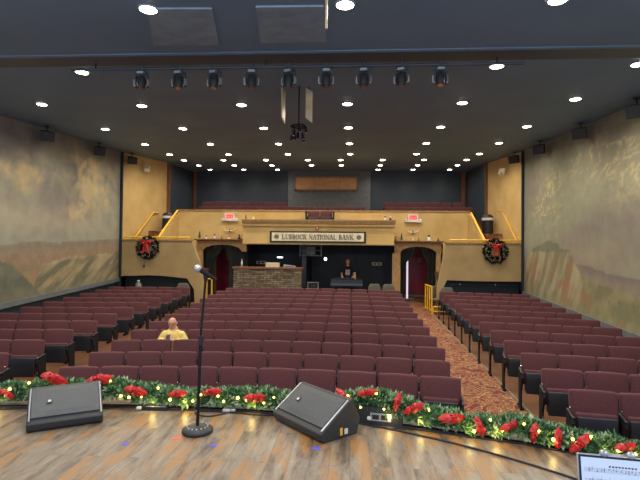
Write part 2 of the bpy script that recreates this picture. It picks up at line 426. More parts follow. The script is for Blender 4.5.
def yz_slab(x0, x1, pts):     # polygon in (y,z) extruded along x
    a = MB(); a.prism(pts, x0, x1, 'x'); return a
for nm, x0, x1, zb in (('left', WL - .12, WL, zbl), ('right', WR, WR + .12, zbr)):
    struct(yz_slab(x0, x1, [(17.25, -.8), (18.4, -.8), (18.4, 1.9), (17.25, 1.9)]).build('wall_%s_box_side' % nm, 'navy'))
    struct(yz_slab(x0, x1, [(4, -1.2), (18.4, -.8), (18.4, zb(17.3)), (17.3, zb(17.3)), (4, zb(4))]).build('wall_%s_lower' % nm, 'navy'))
    xx = (WL - .02, WL + .05) if nm == 'left' else (WR - .05, WR + .02)
    struct(yz_slab(*xx, [(4, zb(4) - .16), (17.3, zb(17.3) - .13), (17.3, zb(17.3) + .0), (4, zb(4) + .0)]).build('baseboard_' + nm, 'grey'))
# dark frame at the back end of each mural
for i, x in ((5, WL), (6, WR)):
    a = MB(); s = 1 if x < 0 else -1
    a.bb(min(x, x + .07 * s), max(x, x + .07 * s), 17.22, 17.32, -.6, ceil_z(17.3)); struct(a.build('trim_%d' % i, 'navy'))

# golden plaster towers beside the balcony stairs, brown posts, dark side and back walls
def quad_wall(p, q, z0, th=.12, side=1):
    p = Vector(p); q = Vector(q); d = (q - p).normalized(); n = Vector((-d.y, d.x)) * th * side
    a = MB(); c = [p, q, q + n, p + n]
    a.add([(v.x, v.y, z0) for v in c] + [(v.x, v.y, ceil_z(v.y) + .03) for v in c], [(0, 1, 2, 3), (4, 7, 6, 5), (0, 4, 5, 1), (1, 5, 6, 2), (2, 6, 7, 3), (3, 7, 4, 0)])
    return a
struct(quad_wall((-8.58, 17.32), (-8.08, 20.4), .6, side=1).build('wall_left_tower', 'plaster'))
struct(quad_wall((6.0, 17.32), (5.70, 20.7), .6, side=-1).build('wall_right_tower', 'plaster'))
struct(quad_wall((-8.12, 20.5), (-8.22, 24.4), 2.0, side=1).build('wall_left_rear', 'slate'))
struct(quad_wall((5.78, 20.8), (5.62, 24.4), 2.0, side=-1).build('wall_right_rear', 'slate'))
a = MB(); a.bb(-8.3, 5.75, 24.4, 24.55, 2.0, 5.65); struct(a.build('wall_back', 'slate'))
for i, (x, y, w) in enumerate(((-8.05, 20.45, .16), (5.68, 20.75, .14), (-8.12, 24.3, .16), (5.5, 24.3, .20))):
    a = MB(); a.bb(x - w / 2, x + w / 2, y - .07, y + .07, 2.3, ceil_z(y) + .01); struct(a.build('trim_%d' % (7 + i), 'wood'))
# projection booth with wooden window panel
a = MB(); a.bb(-3.22, .88, 23.8, 24.4, 2.7, 5.6); struct(a.build('projection_booth', 'grey'))
a = MB(); a.bb(-2.82, .17, 23.74, 23.80, 4.62, 5.20)
o = struct(a.build('window_1', 'panelwood'))
for nm, bx in (('frame', (-2.88, .23, 23.70, 23.76, 5.18, 5.25)), ('frame', (-2.88, .23, 23.70, 23.76, 4.57, 4.63)), ('frame', (-2.88, -2.81, 23.70, 23.76, 4.57, 5.25)), ('frame', (.16, .23, 23.70, 23.76, 4.57, 5.25)), ('panel_joint', (-1.92, -1.90, 23.725, 23.745, 4.63, 5.18)), ('panel_joint', (-.66, -.64, 23.725, 23.745, 4.63, 5.18))):
    a = MB(); a.bb(*bx); a.build(nm, 'woodlight', o)

# balcony deck, parapet wall and trim
a = MB(); a.bb(-8.25, -7.34, 19.34, 20.5, 2.12, 2.3); a.bb(4.74, 5.8, 19.34, 20.5, 2.12, 2.3); a.bb(-7.34, 4.74, 19.72, 20.5, 2.12, 2.3); a.bb(-8.1, 5.75, 20.5, 21.5, 2.12, 2.64); a.bb(-8.1, 5.75, 21.5, 24.5, 2.12, 2.94)
struct(a.build('balcony_floor', 'carpet'))
a = MB(); a.bb(-7.30, -1.95, 19.6, 19.72, 1.9, 3.18); a.bb(-.62, 4.70, 19.6, 19.72, 1.9, 3.18); a.bb(-1.95, -.62, 19.6, 19.72, 1.9, 3.18)
a.bb(-7.30, -6.45, 19.6, 19.72, 1.2, 1.9); a.bb(3.65, 4.70, 19.6, 19.72, 1.2, 1.9); struct(a.build('balcony_front', 'plaster'))
a = MB(); a.bb(-7.30, 4.70, 19.56, 19.76, 3.18, 3.23); struct(a.build('trim_11', 'woodlight'))
# centre fascia that carries the bank sign, with its ledge
a = MB(); a.bb(-4.26, 1.60, 18.5, 19.6, 1.82, 2.30); a.bb(-4.26, 1.60, 18.5, 18.62, 2.30, 2.62); a.bb(-4.26, -4.14, 18.62, 19.6, 2.3, 2.62); a.bb(1.48, 1.60, 18.62, 19.6, 2.3, 2.62)
struct(a.build('sign_fascia', 'plaster'))
a = MB(); a.bb(-4.31, 1.65, 18.45, 18.66, 2.62, 2.67); a.bb(-4.30, 1.64, 18.44, 18.62, 2.67, 2.72); a.bb(-4.30, 1.64, 18.44, 18.5, 2.50, 2.54)
a.bb(-4.32, 1.66, 18.42, 18.66, 2.72, 2.77)
struct(a.build('trim_12', 'woodlight'))
a = MB(); a.bb(-4.28, 1.62, 18.46, 18.50, 1.80, 1.84); struct(a.build('trim_13', 'woodlight'))

# boxes either side: front with flared foot, landing, steps to the balcony
def box_front(name, pts):
    a = MB(); a.prism(pts, 17.3, 17.46); return struct(a.build(name, 'plasterbox'))
box_front('box_front_left', [(-8.62, .55), (-7.5, .60), (-6.9, .58), (-6.04, .50), (-5.77, .10), (-5.74, -.6), (-5.33, -.6), (-5.36, .05), (-5.6, 1.15), (-5.9, 1.90), (-8.62, 1.90)])
box_front('box_front_right', [(6.0, .57), (5.0, .56), (4.2, .56), (3.37, .58), (3.16, .15), (3.13, -.6), (2.98, -.6), (3.02, .23), (3.33, 1.88), (6.0, 1.88)])
for i, (x0, x1) in enumerate(((-8.6, -5.88), (3.31, 5.98))):
    a = MB(); a.bb(x0, x1, 17.26, 17.50, 1.88, 1.93); struct(a.build('trim_%d' % (14 + i), 'woodlight'))
    a = MB(); a.bb(x0 + .1, x1 - .15, 17.5, 18.1, .62, .80); a.bb(*((x0, x0 + .3) if i else (x1 - .3, x1)), 18.0, 19.5, .62, .80)
    struct(a.build('box_landing', 'carpet'))
for nm, x0, x1 in (('left', -8.38, -7.34), ('right', 4.80, 5.82)):
    a = MB()
    for k in range(7): a.bb(x0, x1, 17.62 + .24 * k, 19.34, .8 + .215 * k, .8 + .215 * (k + 1))
    struct(a.build('balcony_steps_' + nm, 'carpet'))
# wing walls between stairs and balcony front
a = MB(); a.prism([(17.5, .8), (17.5, 1.86), (19.6, 3.10), (19.6, .8)], -7.34, -7.24, 'x'); struct(a.build('stair_wall_left', 'plaster'))
a = MB(); a.prism([(17.5, .8), (17.5, 2.0), (19.4, 3.05), (19.6, 3.10), (19.6, .8)], 4.63, 4.72, 'x'); struct(a.build('stair_wall_right', 'plaster'))
# dark walls under boxes and round the lobby
a = MB(); a.bb(-8.6, -5.85, 17.75, 17.85, -.7, .62); struct(a.build('wall_left_recess', 'navy'))
a = MB(); a.bb(3.2, 6.0, 17.75, 17.85, -.7, .62); struct(a.build('wall_right_recess', 'navy'))
a = MB(); a.bb(-7.6, 5.0, 21.8, 21.9, -.6, 2.15); struct(a.build('wall_lobby_back', 'navy'))
a = MB(); a.bb(-6.95, -6.75, 17.85, 21.8, -.6, 1.7); struct(a.build('wall_lobby_left', 'navy'))
a = MB(); a.bb(3.95, 4.1, 17.85, 21.8, -.6, 1.7); struct(a.build('wall_lobby_right', 'navy'))
a = MB(); a.bb(-6.5, 3.8, 21.74, 21.8, -.48, -.34); struct(a.build('baseboard_lobby', 'beige'))
a = MB(); a.bb(-1.98, -1.82, 19.0, 21.8, -.6, 1.82); struct(a.build('booth_partition', 'navy'))

# burgundy doors
def door(n, x0, x1, hx):
    a = MB(); a.bb(x0, x1, 21.66, 21.74, -.34, 1.75); o = struct(a.build('door_%d' % n, 'burgundy'))
    for k in (0, 1):
        a = MB(); w = (x1 - x0); cx = x0 + w * (.27 + .46 * k)
        a.bb(cx - w * .16, cx + w * .16, 21.645, 21.66, -.1, .5); a.bb(cx - w * .16, cx + w * .16, 21.645, 21.66, .68, 1.55); a.build('panel', 'burgundy', o)
    a = MB(); a.tube([(hx, 21.62, .55), (hx, 21.58, .58), (hx, 21.58, .78), (hx, 21.62, .81)], .015); a.build('handle', 'silver', o)
door(1, -6.2, -5.1, -5.2); door(2, 2.1, 3.45, 2.75)
a = MB(); a.bb(-6.33, -6.2, 21.64, 21.74, -.4, 1.85); struct(a.build('trim_16', 'woodlight'))

# ------------------------------------------------------------------ arches with curtains and shelves
def arch(cx, hw, postL, postR, label, sx0, sx1):
    t = thing('arch_surround', label, 'arch', (cx, 19.3, 0), group=None)
    pts = [(-hw - .24, 1.94), (hw + .2, 1.94), (hw + .2, 1.50), (hw, 1.50)]
    for k in range(17):
        u = 1 - k / 8; pts.append((hw * u, 1.50 + .28 * math.sqrt(max(0, 1 - u * u * .98))))
    pts += [(-hw, 1.50), (-hw - .24, 1.50)]
    a = MB(); a.prism(pts, -.08, .08); a.build('header', 'woodlight', t)
    for s, w in ((-1, postL), (1, postR)):
        if w:
            x0 = s * hw if s > 0 else -hw - w
            a = MB(); a.bb(x0, x0 + w, -.08, .08, floor_z(19.3), 1.50); a.bb(x0 - .02, x0 + w + .02, -.1, .1, floor_z(19.3), floor_z(19.3) + .25)
            a.build('post', 'woodlight', t)
    a = MB(); a.bb(sx0 - cx, sx1 - cx, -.26, .1, 1.955, 2.0); a.bb(sx0 - cx + .05, sx1 - cx - .05, -.14, .1, 1.92, 1.955); a.build('shelf', 'wood', t)
    return t
arch(-5.28, .80, .26, 0, 'carved wooden arch with shelf left of the stone counter', -6.39, -4.45)
arch(2.62, .70, .32, .17, 'carved wooden arch with shelf right of the bank sign', 1.58, 3.60)
def curtain(cx, side, inner, outer, apex, label):
    # drape falling from the arch head; the inner edge sweeps out and down
    n, mrows = 40, 14; vs = []
    for j in range(mrows + 1):
        z = 1.80 - j / mrows * (1.80 - floor_z(19.5) - .02)
        t = sst(1.80, .95, z)
        xin = apex + (inner - apex) * t
        for i in range(n + 1):
            u = i / n; x = outer + (xin - outer) * u
            vs.append((cx + side * x, .04 * math.sin(u * 28) * (.5 + .5 * t) + .03 * math.sin(u * 11 + z), z))
    W = n + 1; k = len(vs); vs += [(x, y + .012, z) for x, y, z in vs]
    fs = []
    for j in range(mrows):
        for i in range(n):
            q = (j * W + i, j * W + i + 1, (j + 1) * W + i + 1, (j + 1) * W + i); fs += [q, tuple(v + k for v in q[::-1])]
    a = MB(); a.add(vs, fs, True); o = a.build('curtain', 'curtain', loc=(0, 19.55, 0)); return tag(o, label, 'curtain')
curtain(-5.28, -1, .42, .82, .0, 'dark drape on the left side of the left arch')
curtain(-5.28, 1, .22, 1.0, .0, 'dark drape behind the stone counter in the left arch')
curtain(2.62, -1, .50, .74, -.08, 'dark drape on the left side of the right arch')
curtain(2.62, 1, .42, .74, .08, 'dark drape on the right side of the right arch')

# white ornament on each door
for x, z, lab in ((-5.62, 1.24, 'white twig ornament hung on the left burgundy door'), (2.96, 1.20, 'white twig ornament hung on the right burgundy door')):
    a = MB(); rr = random.Random(3)
    for k in range(10):
        an = rr.uniform(0, 6.28); a.tube([(0, 0, 0), (.09 * math.cos(an), -.02, .11 * math.sin(an)), (.13 * math.cos(an + .6), -.03, .15 * math.sin(an + .6))], .009, 5)
    o = a.build('door_ornament', 'silverorn', loc=(x, 21.6, z)); tag(o, lab, 'ornament')

# shelf trinkets (each its own object)
def mini_tree(x, y, z, h, lab):
    t = thing('miniature_tree', lab, 'ornament', (x, y, z))
    a = MB(); a.cyl((0, 0, 0), .012, h * .25); a.build('trunk', 'wood', t)
    a = MB()
    for k in range(3): a.cyl((0, 0, h * (.15 + .25 * k)), h * (.22 - .05 * k), h * .36, 10, .005)
    a.build('foliage', 'green', t); return t
def figurine(x, y, z, h, body, top, lab, name='figurine'):
    t = thing(name, lab, 'figurine', (x, y, z))
    a = MB(); a.lathe([(0, 0), (h * .30, 0), (h * .32, h * .1), (h * .22, h * .4), (h * .12, h * .62), (0, h * .66)], (0, 0, 0), 12); a.build('body', body, t)
    a = MB(); a.sph((0, 0, h * .8), h * .19, 10, 8); a.build('head', top, t)
    return t
S = 19.16
mini_tree(-6.2, S, 2.0, .32, 'dark miniature tree at the left end of the left arch shelf')
figurine(-5.92, S, 2.0, .15, 'white', 'wood', 'small white figurine second on the left arch shelf')
figurine(-5.58, S, 2.0, .22, 'silver', 'wood', 'slim grey figurine in the middle of the left arch shelf')
figurine(-5.28, S, 2.0, .13, 'wood', 'wood', 'small brown figurine on the left arch shelf')
figurine(-4.98, S, 2.0, .15, 'white', 'black', 'white and black figurine on the left arch shelf')
figurine(-4.56, S, 2.0, .20, 'black', 'black', 'dark figurine at the right end of the left arch shelf')
figurine(1.72, S, 2.0, .18, 'wood', 'black', 'brown figurine at the left end of the right arch shelf')
mini_tree(1.95, S, 2.0, .30, 'dark miniature tree on the right arch shelf')
figurine(2.40, S, 2.0, .12, 'white', 'white', 'small white figurine in the middle of the right arch shelf')
figurine(2.62, S, 2.0, .13, 'wood', 'wood', 'small brown figurine in the middle of the right arch shelf')
figurine(3.02, S, 2.0, .26, 'white', 'black', 'tall white and black figurine on the right arch shelf')
figurine(3.38, S, 2.0, .14, 'black', 'wood', 'dark figurine at the right end of the right arch shelf')
mini_tree(-4.15, 18.5, 2.77, .20, 'dark miniature tree on the left end of the sign ledge')
figurine(-3.85, 18.5, 2.77, .13, 'cream', 'cream', 'cream figurine on the left end of the sign ledge')
figurine(1.25, 18.5, 2.77, .16, 'white', 'black', 'white and black figurine on the right end of the sign ledge')
figurine(1.45, 18.5, 2.77, .16, 'black', 'white', 'dark figurine at the far right end of the sign ledge')

# exit signs and the horns below them
from math import cos, sin
STROKES = {
 'E': [((0, 0), (0, 1)), ((0, 1), (.6, 1)), ((0, .5), (.5, .5)), ((0, 0), (.6, 0))],
 'X': [((0, 0), (.6, 1)), ((0, 1), (.6, 0))], 'I': [((.3, 0), (.3, 1))], 'T': [((.3, 0), (.3, 1)), ((0, 1), (.6, 1))]}
def stroke_text(a, s, x, y, z, h, w):
    for ch in s:
        for (p, q) in STROKES[ch]:
            a.tube([(x + p[0] * h, y, z + p[1] * h), (x + q[0] * h, y, z + q[1] * h)], w, 4)
        x += h * .85
    return a
for x, side in ((-5.06, 'left'), (2.44, 'right')):
    t = thing('exit_sign', 'white and red exit sign above the %s arch' % side, 'sign', (x, 19.6, 2.76))
    a = MB(); a.bb(-.21, .21, -.10, -.01, .06, .32); a.build('housing', 'white', t)
    a = MB(); a.bb(-.15, .15, -.105, -.10, .10, .27); a.build('panel', 'exitred', t)
    a = MB(); stroke_text(a, 'EXIT', -.125, -.11, .13, .075, .008); a.build('lettering', 'white', t)
    a = MB(); a.bb(-.34, .34, -.12, -.01, .0, .06); a.build('bracket', 'white', t)
    for s in (-1, 1):
        a = MB(); a.sph((s * .29, -.08, .08), .05); a.build('lamp_head', 'white', t)
    t = thing('mounted_horns', 'pale curved horns mounted under the %s exit sign' % side, 'horns', (x, 19.6, 2.36))
    for s in (-1, 1):
        a = MB(); a.tube([(0, -.05, .0), (s * .12, -.07, -.01), (s * .2, -.08, .04), (s * .24, -.08, .12)], [.028, .022, .014, .004]); a.build('horn', 'cream', t)
    a = MB(); a.sph((0, -.04, 0), (.06, .04, .05)); a.build('mount', 'black', t)

# bank sign
def serif(a, ch, x, z, h, y):
    W = h * .15; w = h * .06; T = .012
    def bar(x0, z0, x1, z1): a.bb(x + x0 * h, x + x1 * h, y - T, y, z + z0 * h, z + z1 * h)
    def stem(x0, wd=.17): bar(x0, 0, x0 + wd, 1); bar(x0 - .07, 0, x0 + wd + .07, .06); bar(x0 - .07, .94, x0 + wd + .07, 1)
    def arc(cx, cz, rx, rz, a0, a1, tk=.17):
        n = 14; p = []
        for i in range(n + 1):
            t = a0 + (a1 - a0) * i / n; p.append((cx + rx * cos(t), cz + rz * sin(t)))
        for i in range(n, -1, -1):
            t = a0 + (a1 - a0) * i / n; f = abs(cos(t)); k = .05 + (tk - .05) * f; p.append((cx + (rx - k) * cos(t), cz + (rz - .06) * sin(t)))
        m = n + 1
        for i in range(n):
            q = [p[i], p[i + 1], p[2 * m - 2 - i], p[2 * m - 1 - i]]
            a.prism([(x + u * h, z + v * h) for u, v in q], y - T, y)
    def diag(x0, z0, x1, z1, wd):
        a.prism([(x + x0 * h, z + z0 * h), (x + (x0 + wd) * h, z + z0 * h), (x + (x1 + wd) * h, z + z1 * h), (x + x1 * h, z + z1 * h)], y - T, y)
    if ch == 'L': stem(.1); bar(.1, 0, .68, .06); bar(.62, 0, .68, .28); return .86
    if ch == 'I': stem(.1); return .40
    if ch == 'U': bar(.1, .3, .27, 1); bar(.03, .94, .34, 1); bar(.66, .3, .72, 1); bar(.56, .94, .82, 1); arc(.41, .34, .31, .34, PI, 2 * PI); return .90
    if ch == 'B': stem(.1); arc(.3, .74, .33, .26, -PI / 2, PI / 2); arc(.3, .27, .40, .27, -PI / 2, PI / 2); return .78
    if ch == 'O': arc(.45, .5, .42, .51, 0, 2 * PI); return .94
    if ch == 'C': arc(.45, .5, .42, .51, .6, 2 * PI - .6); bar(.76, .68, .82, .98); return .90
    if ch == 'K': stem(.1); diag(.27, .42, .68, .97, .08); diag(.62, .03, .36, .55, .17); bar(.56, .94, .84, 1); bar(.54, 0, .88, .06); return .90
    if ch == 'N': bar(.12, 0, .18, 1); bar(.02, 0, .28, .06); diag(.66, 0, .10, 1, .17); bar(.74, 0, .80, 1); bar(.62, .94, .90, 1); return .94
    if ch == 'A': diag(.06, 0, .38, 1, .06); diag(.66, 0, .36, 1, .17); bar(.22, .32, .64, .38); bar(-.02, 0, .22, .06); bar(.58, 0, .92, .06); return .92
    if ch == 'T': bar(.32, 0, .49, 1); bar(.22, 0, .59, .06); bar(.02, .94, .79, 1); bar(.02, .74, .07, 1); bar(.74, .74, .79, 1); return .80
    return .45
t = thing('bank_sign', 'cream bank sign in a black frame above the booth', 'sign', (-1.33, 18.5, 1.84))
a = MB(); a.bb(-1.86, 1.86, -.05, 0, .04, .48); a.build('frame', 'black', t)
a = MB(); a.bb(-1.78, 1.78, -.065, -.05, .10, .42); a.build('board', 'cream', t)
a = MB(); x = -1.40; sp = .0205
tx = 'LUBBOCK NATIONAL BANK'; H = .19
tot = 0; tmp = MB()
for ch in tx: tot += serif(tmp, ch, 0, 0, H, 0) * H
k = 2.78 / tot
a = MB(); x = 0
for ch in tx: x += serif(a, ch, x, 0, H, 0) * H
a.v = [(-1.39 + v[0] * k, v[1] - .066, v[2] + .165) for v in a.v]
a.build('lettering', 'ink', t)
for s in (-1, 1):
    a = MB(); n = 24
    for r0, r1 in ((.085, .07),):
        for i in range(n):
            p, q = 2 * PI * i / n, 2 * PI * (i + 1) / n
            a.prism([(s * 1.59 + r0 * cos(p), .26 + r0 * sin(p)), (s * 1.59 + r0 * cos(q), .26 + r0 * sin(q)), (s * 1.59 + r1 * cos(q), .26 + r1 * sin(q)), (s * 1.59 + r1 * cos(p), .26 + r1 * sin(p))], -.075, -.065)
    for dz in (-.035, -.003, .03): a.bb(s * 1.59 - .068, s * 1.59 + .068, -.075, -.065, .26 + dz - .008, .26 + dz + .012)
    a.build('emblem', 'ink', t)
# red beacon above the sign
t = thing('fire_alarm_beacon', 'small red alarm box above the bank sign', 'alarm', (-1.35, 18.5, 2.37))
a = MB(); a.bb(-.06, .06, -.07, 0, 0, .12); a.build('housing', 'red', t)
a = MB(); a.sph((0, -.075, .06), .03); a.build('lens', 'white', t)

# ------------------------------------------------------------------ theatre seats
def make_seat(last=False, name='theatre_seat', w=.545):
    t = thing(name, 'x', 'seat')
    tilt = Matrix.Rotation(R3(-11), 3, 'X')
    a = MB(); a.rbox((0, .045, .635), (w - .022, .085, .45), .034, 3, tilt, .016); a.build('backrest', 'maroon', t)
    a = MB(); a.rbox((0, .075, .52), (w - .09, .05, .34), .02, 1, tilt); a.build('back_shell', 'black', t)
    st = Matrix.Rotation(R3(-4), 3, 'X')
    a = MB(); a.rbox((0, -.065, .45), (w - .10, .07, .34), .03, 2, st); a.build('seat_cushion', 'maroon', t)
    a = MB(); a.rbox((0, -.115, .42), (w - .115, .04, .33), .018, 2, st); a.build('seat_pan', 'black', t)
    sides = (-1, 1) if last else (-1,)
    for s in sides:
        x = s * w / 2
        a = MB(); a.bb(x - .012, x + .012, -.10, .10, .03, .60); a.bb(x - .025, x + .025, -.16, .14, 0, .03)
        a.add([(x - .014, -.2, .52), (x + .014, -.2, .52), (x + .014, .08, .60), (x - .014, .08, .60), (x - .014, -.1, .30), (x + .014, -.1, .30), (x + .014, .08, .30), (x - .014, .08, .30)],
              [(0, 1, 2, 3), (4, 7, 6, 5), (0, 4, 5, 1), (1, 5, 6, 2), (2, 6, 7, 3), (3, 7, 4, 0)])
        a.build('leg', 'blackmetal', t)
        a = MB(); a.rbox((x, -.06, .60), (.034, .27, .026), .012, 1, Matrix.Rotation(R3(8), 3, 'X')); a.build('armrest', 'black', t)
        a = MB(); a.sph((x, -.035, .665), .0095, 8, 5); a.build('bolt_cap', 'chrome', t)
    return t
seatA, seatB = make_seat(), make_seat(True)
used = {'A': False, 'B': False}
NSEAT = [0]
def place_seat(x, y, rz, last, label, group, wscale=1, z=None):
    key = 'B' if last else 'A'; src = seatB if last else seatA
    zz = floor_z(y) + .012 if z is None else z
    if not used[key]:
        used[key] = True; r = src; r.location = (x, y, zz); r.rotation_euler.z = rz; r['label'] = label; r['group'] = group
    else: r = dup(src, (x, y, zz), rz, label, group)
    r.scale = (wscale, 1, 1); NSEAT[0] += 1
    return r
XC = -1.3
counts = [10, 10] + [11] * 10
lefts = [-4.08, -4.12, -4.2, -4.27, -4.3, -4.32, -4.33, -4.35, -4.38, -4.42, -4.43, -4.35]
rights = [1.46, 1.49, 1.58, 1.60, 1.61, 1.61, 1.61, 1.62, 1.62, 1.62, 1.62, 1.63]
mids = [6.70, 7.55, 8.42, 9.33, 10.24, 11.15, 12.05, 12.98, 13.9, 14.8, 15.72, 16.6]
DY = -.03
for r in range(12):
    n = counts[r]; w = (rights[r] - lefts[r]) / n
    for i in range(n):
        x = lefts[r] + w * (i + .5); rad = 16.
        y = mids[r] - (x - XC) ** 2 / (2 * rad) + DY; rz = -(x - XC) / rad
        place_seat(x, y, rz, i == n - 1, 'maroon folding theatre seat, %s from left in %s row of the centre block' % (ORD[i], ORD[r]), 'theatre seats in the centre block', w / .545)
occupied = [o for o in bpy.data.objects if o.get('label') == 'maroon folding theatre seat, second from left in fourth row of the centre block'][0]
for c in occupied.children:
    if c.name.startswith(('seat_cushion', 'seat_pan')): c.rotation_euler.x = R3(90); c.location = (0, .25, .49)
# right block
for r in range(12):
    x0 = 2.68 + .02 * r; y0 = 6.16 + .918 * r; th = -math.atan(.165)
    for i in range(5):
        d = .566 * (i + .5); x = x0 + d * cos(th); y = y0 + d * sin(th) + DY
        if x / y > .72: continue
        place_seat(x, y, th, i == 4, 'maroon folding theatre seat, %s from the aisle in %s row of the right block' % (ORD[i], ORD[r]), 'theatre seats in the right block', .566 / .545)
# left block (counted from the aisle)
for r in range(11):
    x0 = -5.32 - .028 * r; y0 = 7.15 + .922 * r; th = math.atan(.095)
    for i in range(5):
        d = .565 * (i + .5); x = x0 - d * cos(th); y = y0 - d * sin(th) + DY
        if x / y < -.865: continue
        place_seat(x, y, th, i == 0, 'maroon folding theatre seat, %s from the aisle in %s visible row of the left block' % (ORD[i], ORD[r]), 'theatre seats in the left block', .565 / .545)
# balcony seats
for (x0, x1, y, z, zn, lab) in ((-7.0, -3.0, 21.9, 2.94, 0, 'back balcony row left of the booth'), (-6.9, .55, 21.0, 2.64, 0, 'front balcony row behind the parapet'),
                            (1.40, 5.0, 21.9, 2.94, 0, 'back balcony row right of the booth'), (1.40, 5.2, 21.0, 2.64, 0, 'front balcony row on the right side')):
    n = round((x1 - x0) / .545); w = (x1 - x0) / n
    for i in range(n):
        place_seat(x0 + w * (i + .5), y, 0, i == n - 1, 'maroon balcony seat, %s from left in the %s' % ((ORD + ['fourteenth', 'fifteenth'])[i], lab), 'maroon seats on the balcony', w / .545, z=z)
for i, x in enumerate((-1.55, -1.05)):
    place_seat(x, 19.2, 0, i == 1, 'maroon balcony seat, %s of the pair in front of the parapet' % ('left' if i == 0 else 'right'), 'pair of seats on the sign ledge', .92, z=2.3)
for x, lab in ((-1.85, 'left'), (-.75, 'right')):
    a = MB(); a.bb(x - .03, x + .03, 19.05, 19.4, 2.3, 3.13); a.bb(x - .045, x + .045, 19.03, 19.42, 3.10, 3.14)
    tag(a.build('seat_end_frame', 'black'), 'black end frame at the %s of the pair of ledge seats' % lab, 'frame')

# grey round-backed banquet chairs behind the seating
def banquet(x, y, rz, lab):
    t = thing('banquet_chair', lab, 'chair', (x, y, floor_z(y) + .012), rz, 'grey padded chairs behind the seating')
    a = MB(); a.rbox((0, .2, .71), (.46, .06, .42), .028, 2); 
    a.v = [(v[0] * (1 - .5 * max(0, (v[2] - .78) / .16) ** 2.2), v[1], v[2]) for v in a.v]
    a.build('backrest', 'greychair', t)
    a = MB(); a.rbox((0, 0, .45), (.46, .44, .08), .03, 2); a.build('seat', 'greychair', t)
    for sx in (-1, 1):
        a = MB(); a.tube([(sx * .2, -.19, 0), (sx * .2, -.19, .42)], .012); a.build('leg', 'blackmetal', t)
        a = MB(); a.tube([(sx * .2, .24, 0), (sx * .2, .18, .42), (sx * .2, .21, .66)], .012); a.build('leg', 'blackmetal', t)
banquet(.84, 17.75, 0, 'grey padded chair behind the centre block, left of the two together')
banquet(1.36, 17.75, 0, 'grey padded chair behind the centre block, right of the two together')
banquet(3.02, 17.38, .3, 'grey padded chair behind the yellow gate, beside the right box')
banquet(3.3, 16.95, -.2, 'grey padded chair at the back of the right block by the gate')
banquet(-6.1, 17.0, .2, 'grey padded chair beside the yellow gates at the left')

# ------------------------------------------------------------------ rails and gates
def rail(name, pts, label, posts=(), r=.028, base=0):
    t = thing(name, label, 'handrail', (0, 0, 0))
    a = MB(); a.tube(pts, r, 8); a.build('rail', 'yellow', t)
    for p, q in posts:
        a = MB(); a.tube([p, q], r * .8, 6); a.build('post', 'yellow', t)
    return t
for s, x0, x1, lab in ((-1, -8.5, -5.98, 'left'), (1, 3.46, 5.95, 'right')):
    rail('yellow_handrail', [(x0, 17.38, 2.01), (x1, 17.38, 2.01)], 'yellow rail along the top of the %s box' % lab, [((x0 + .05, 17.38, 1.93), (x0 + .05, 17.38, 2.01)), ((x1 - .05, 17.38, 1.93), (x1 - .05, 17.38, 2.01)), ((.5 * (x0 + x1), 17.38, 1.93), (.5 * (x0 + x1), 17.38, 2.01))])
rail('yellow_handrail', [(-8.36, 17.9, 1.95), (-8.2, 19.3, 3.08), (-8.15, 19.75, 3.1)], 'sloping yellow handrail on the golden wall of the left stairs', [((-8.36, 18.3, 2.27), (-8.5, 18.3, 2.2)), ((-8.2, 19.3, 3.08), (-8.3, 19.3, 3.0))], .03)
rail('yellow_handrail', [(-7.29, 17.6, 1.98), (-7.29, 19.55, 3.17)], 'sloping yellow handrail between left stairs and balcony front', [((-7.29, 17.7, 1.9), (-7.29, 17.7, 2.03)), ((-7.29, 19.4, 2.9), (-7.29, 19.4, 3.08))], .045)
rail('yellow_handrail', [(5.86, 17.6, 2.02), (5.86, 19.25, 3.22), (5.75, 19.4, 3.24)], 'sloping yellow handrail on the golden wall of the right stairs', [((5.86, 18.0, 2.3), (5.98, 18.0, 2.22)), ((5.86, 19.2, 3.2), (5.9, 19.2, 3.1))], .03)
rail('yellow_handrail', [(4.68, 17.3, 1.98), (4.68, 19.3, 3.12)], 'sloping yellow handrail between right stairs and balcony front', [((4.68, 17.5, 1.2), (4.68, 17.5, 2.1)), ((4.68, 19.2, 2.4), (4.68, 19.2, 3.06))], .045)

def gate(label, pts, h, bars, zb):
    t = thing('yellow_gate', label, 'gate', (pts[0][0], pts[0][1], zb))
    p = Vector((0, 0, 0)); q = Vector((pts[1][0] - pts[0][0], pts[1][1] - pts[0][1], 0))
    a = MB(); a.tube([p, q], .028, 6); a.v = [(v[0], v[1], v[2] + h) for v in a.v]; a.build('top_rail', 'yellow', t)
    for k in range(bars):
        u = k / (bars - 1); c = p.lerp(q, u); a = MB(); a.tube([c, c + Vector((0, 0, h))], .028, 6); a.build('bar', 'yellow', t)
    a = MB(); a.tube([p + Vector((0, 0, .1)), q + Vector((0, 0, .1))], .022, 6); a.build('bottom_rail', 'yellow', t)
    return t
gate('yellow metal gate beside the right aisle at the back', [(2.74, 18.1), (2.80, 17.05)], .93, 4, floor_z(17.6))
t = gate('low yellow rail joining the right gate and seats', [(2.84, 17.0), (3.3, 16.9)], .26, 2, floor_z(17))
gate('left yellow metal gate of the pair at the left aisle', [(-5.66, 17.42), (-5.44, 17.35)], 1.02, 2, floor_z(17.4))
gate('right yellow metal gate of the pair at the left aisle', [(-5.40, 17.65), (-5.20, 17.6)], 1.05, 2, floor_z(17.6))
t = gate('low yellow rail left of the left aisle gates', [(-6.05, 17.45), (-5.70, 17.42)], .16, 2, floor_z(17.4))

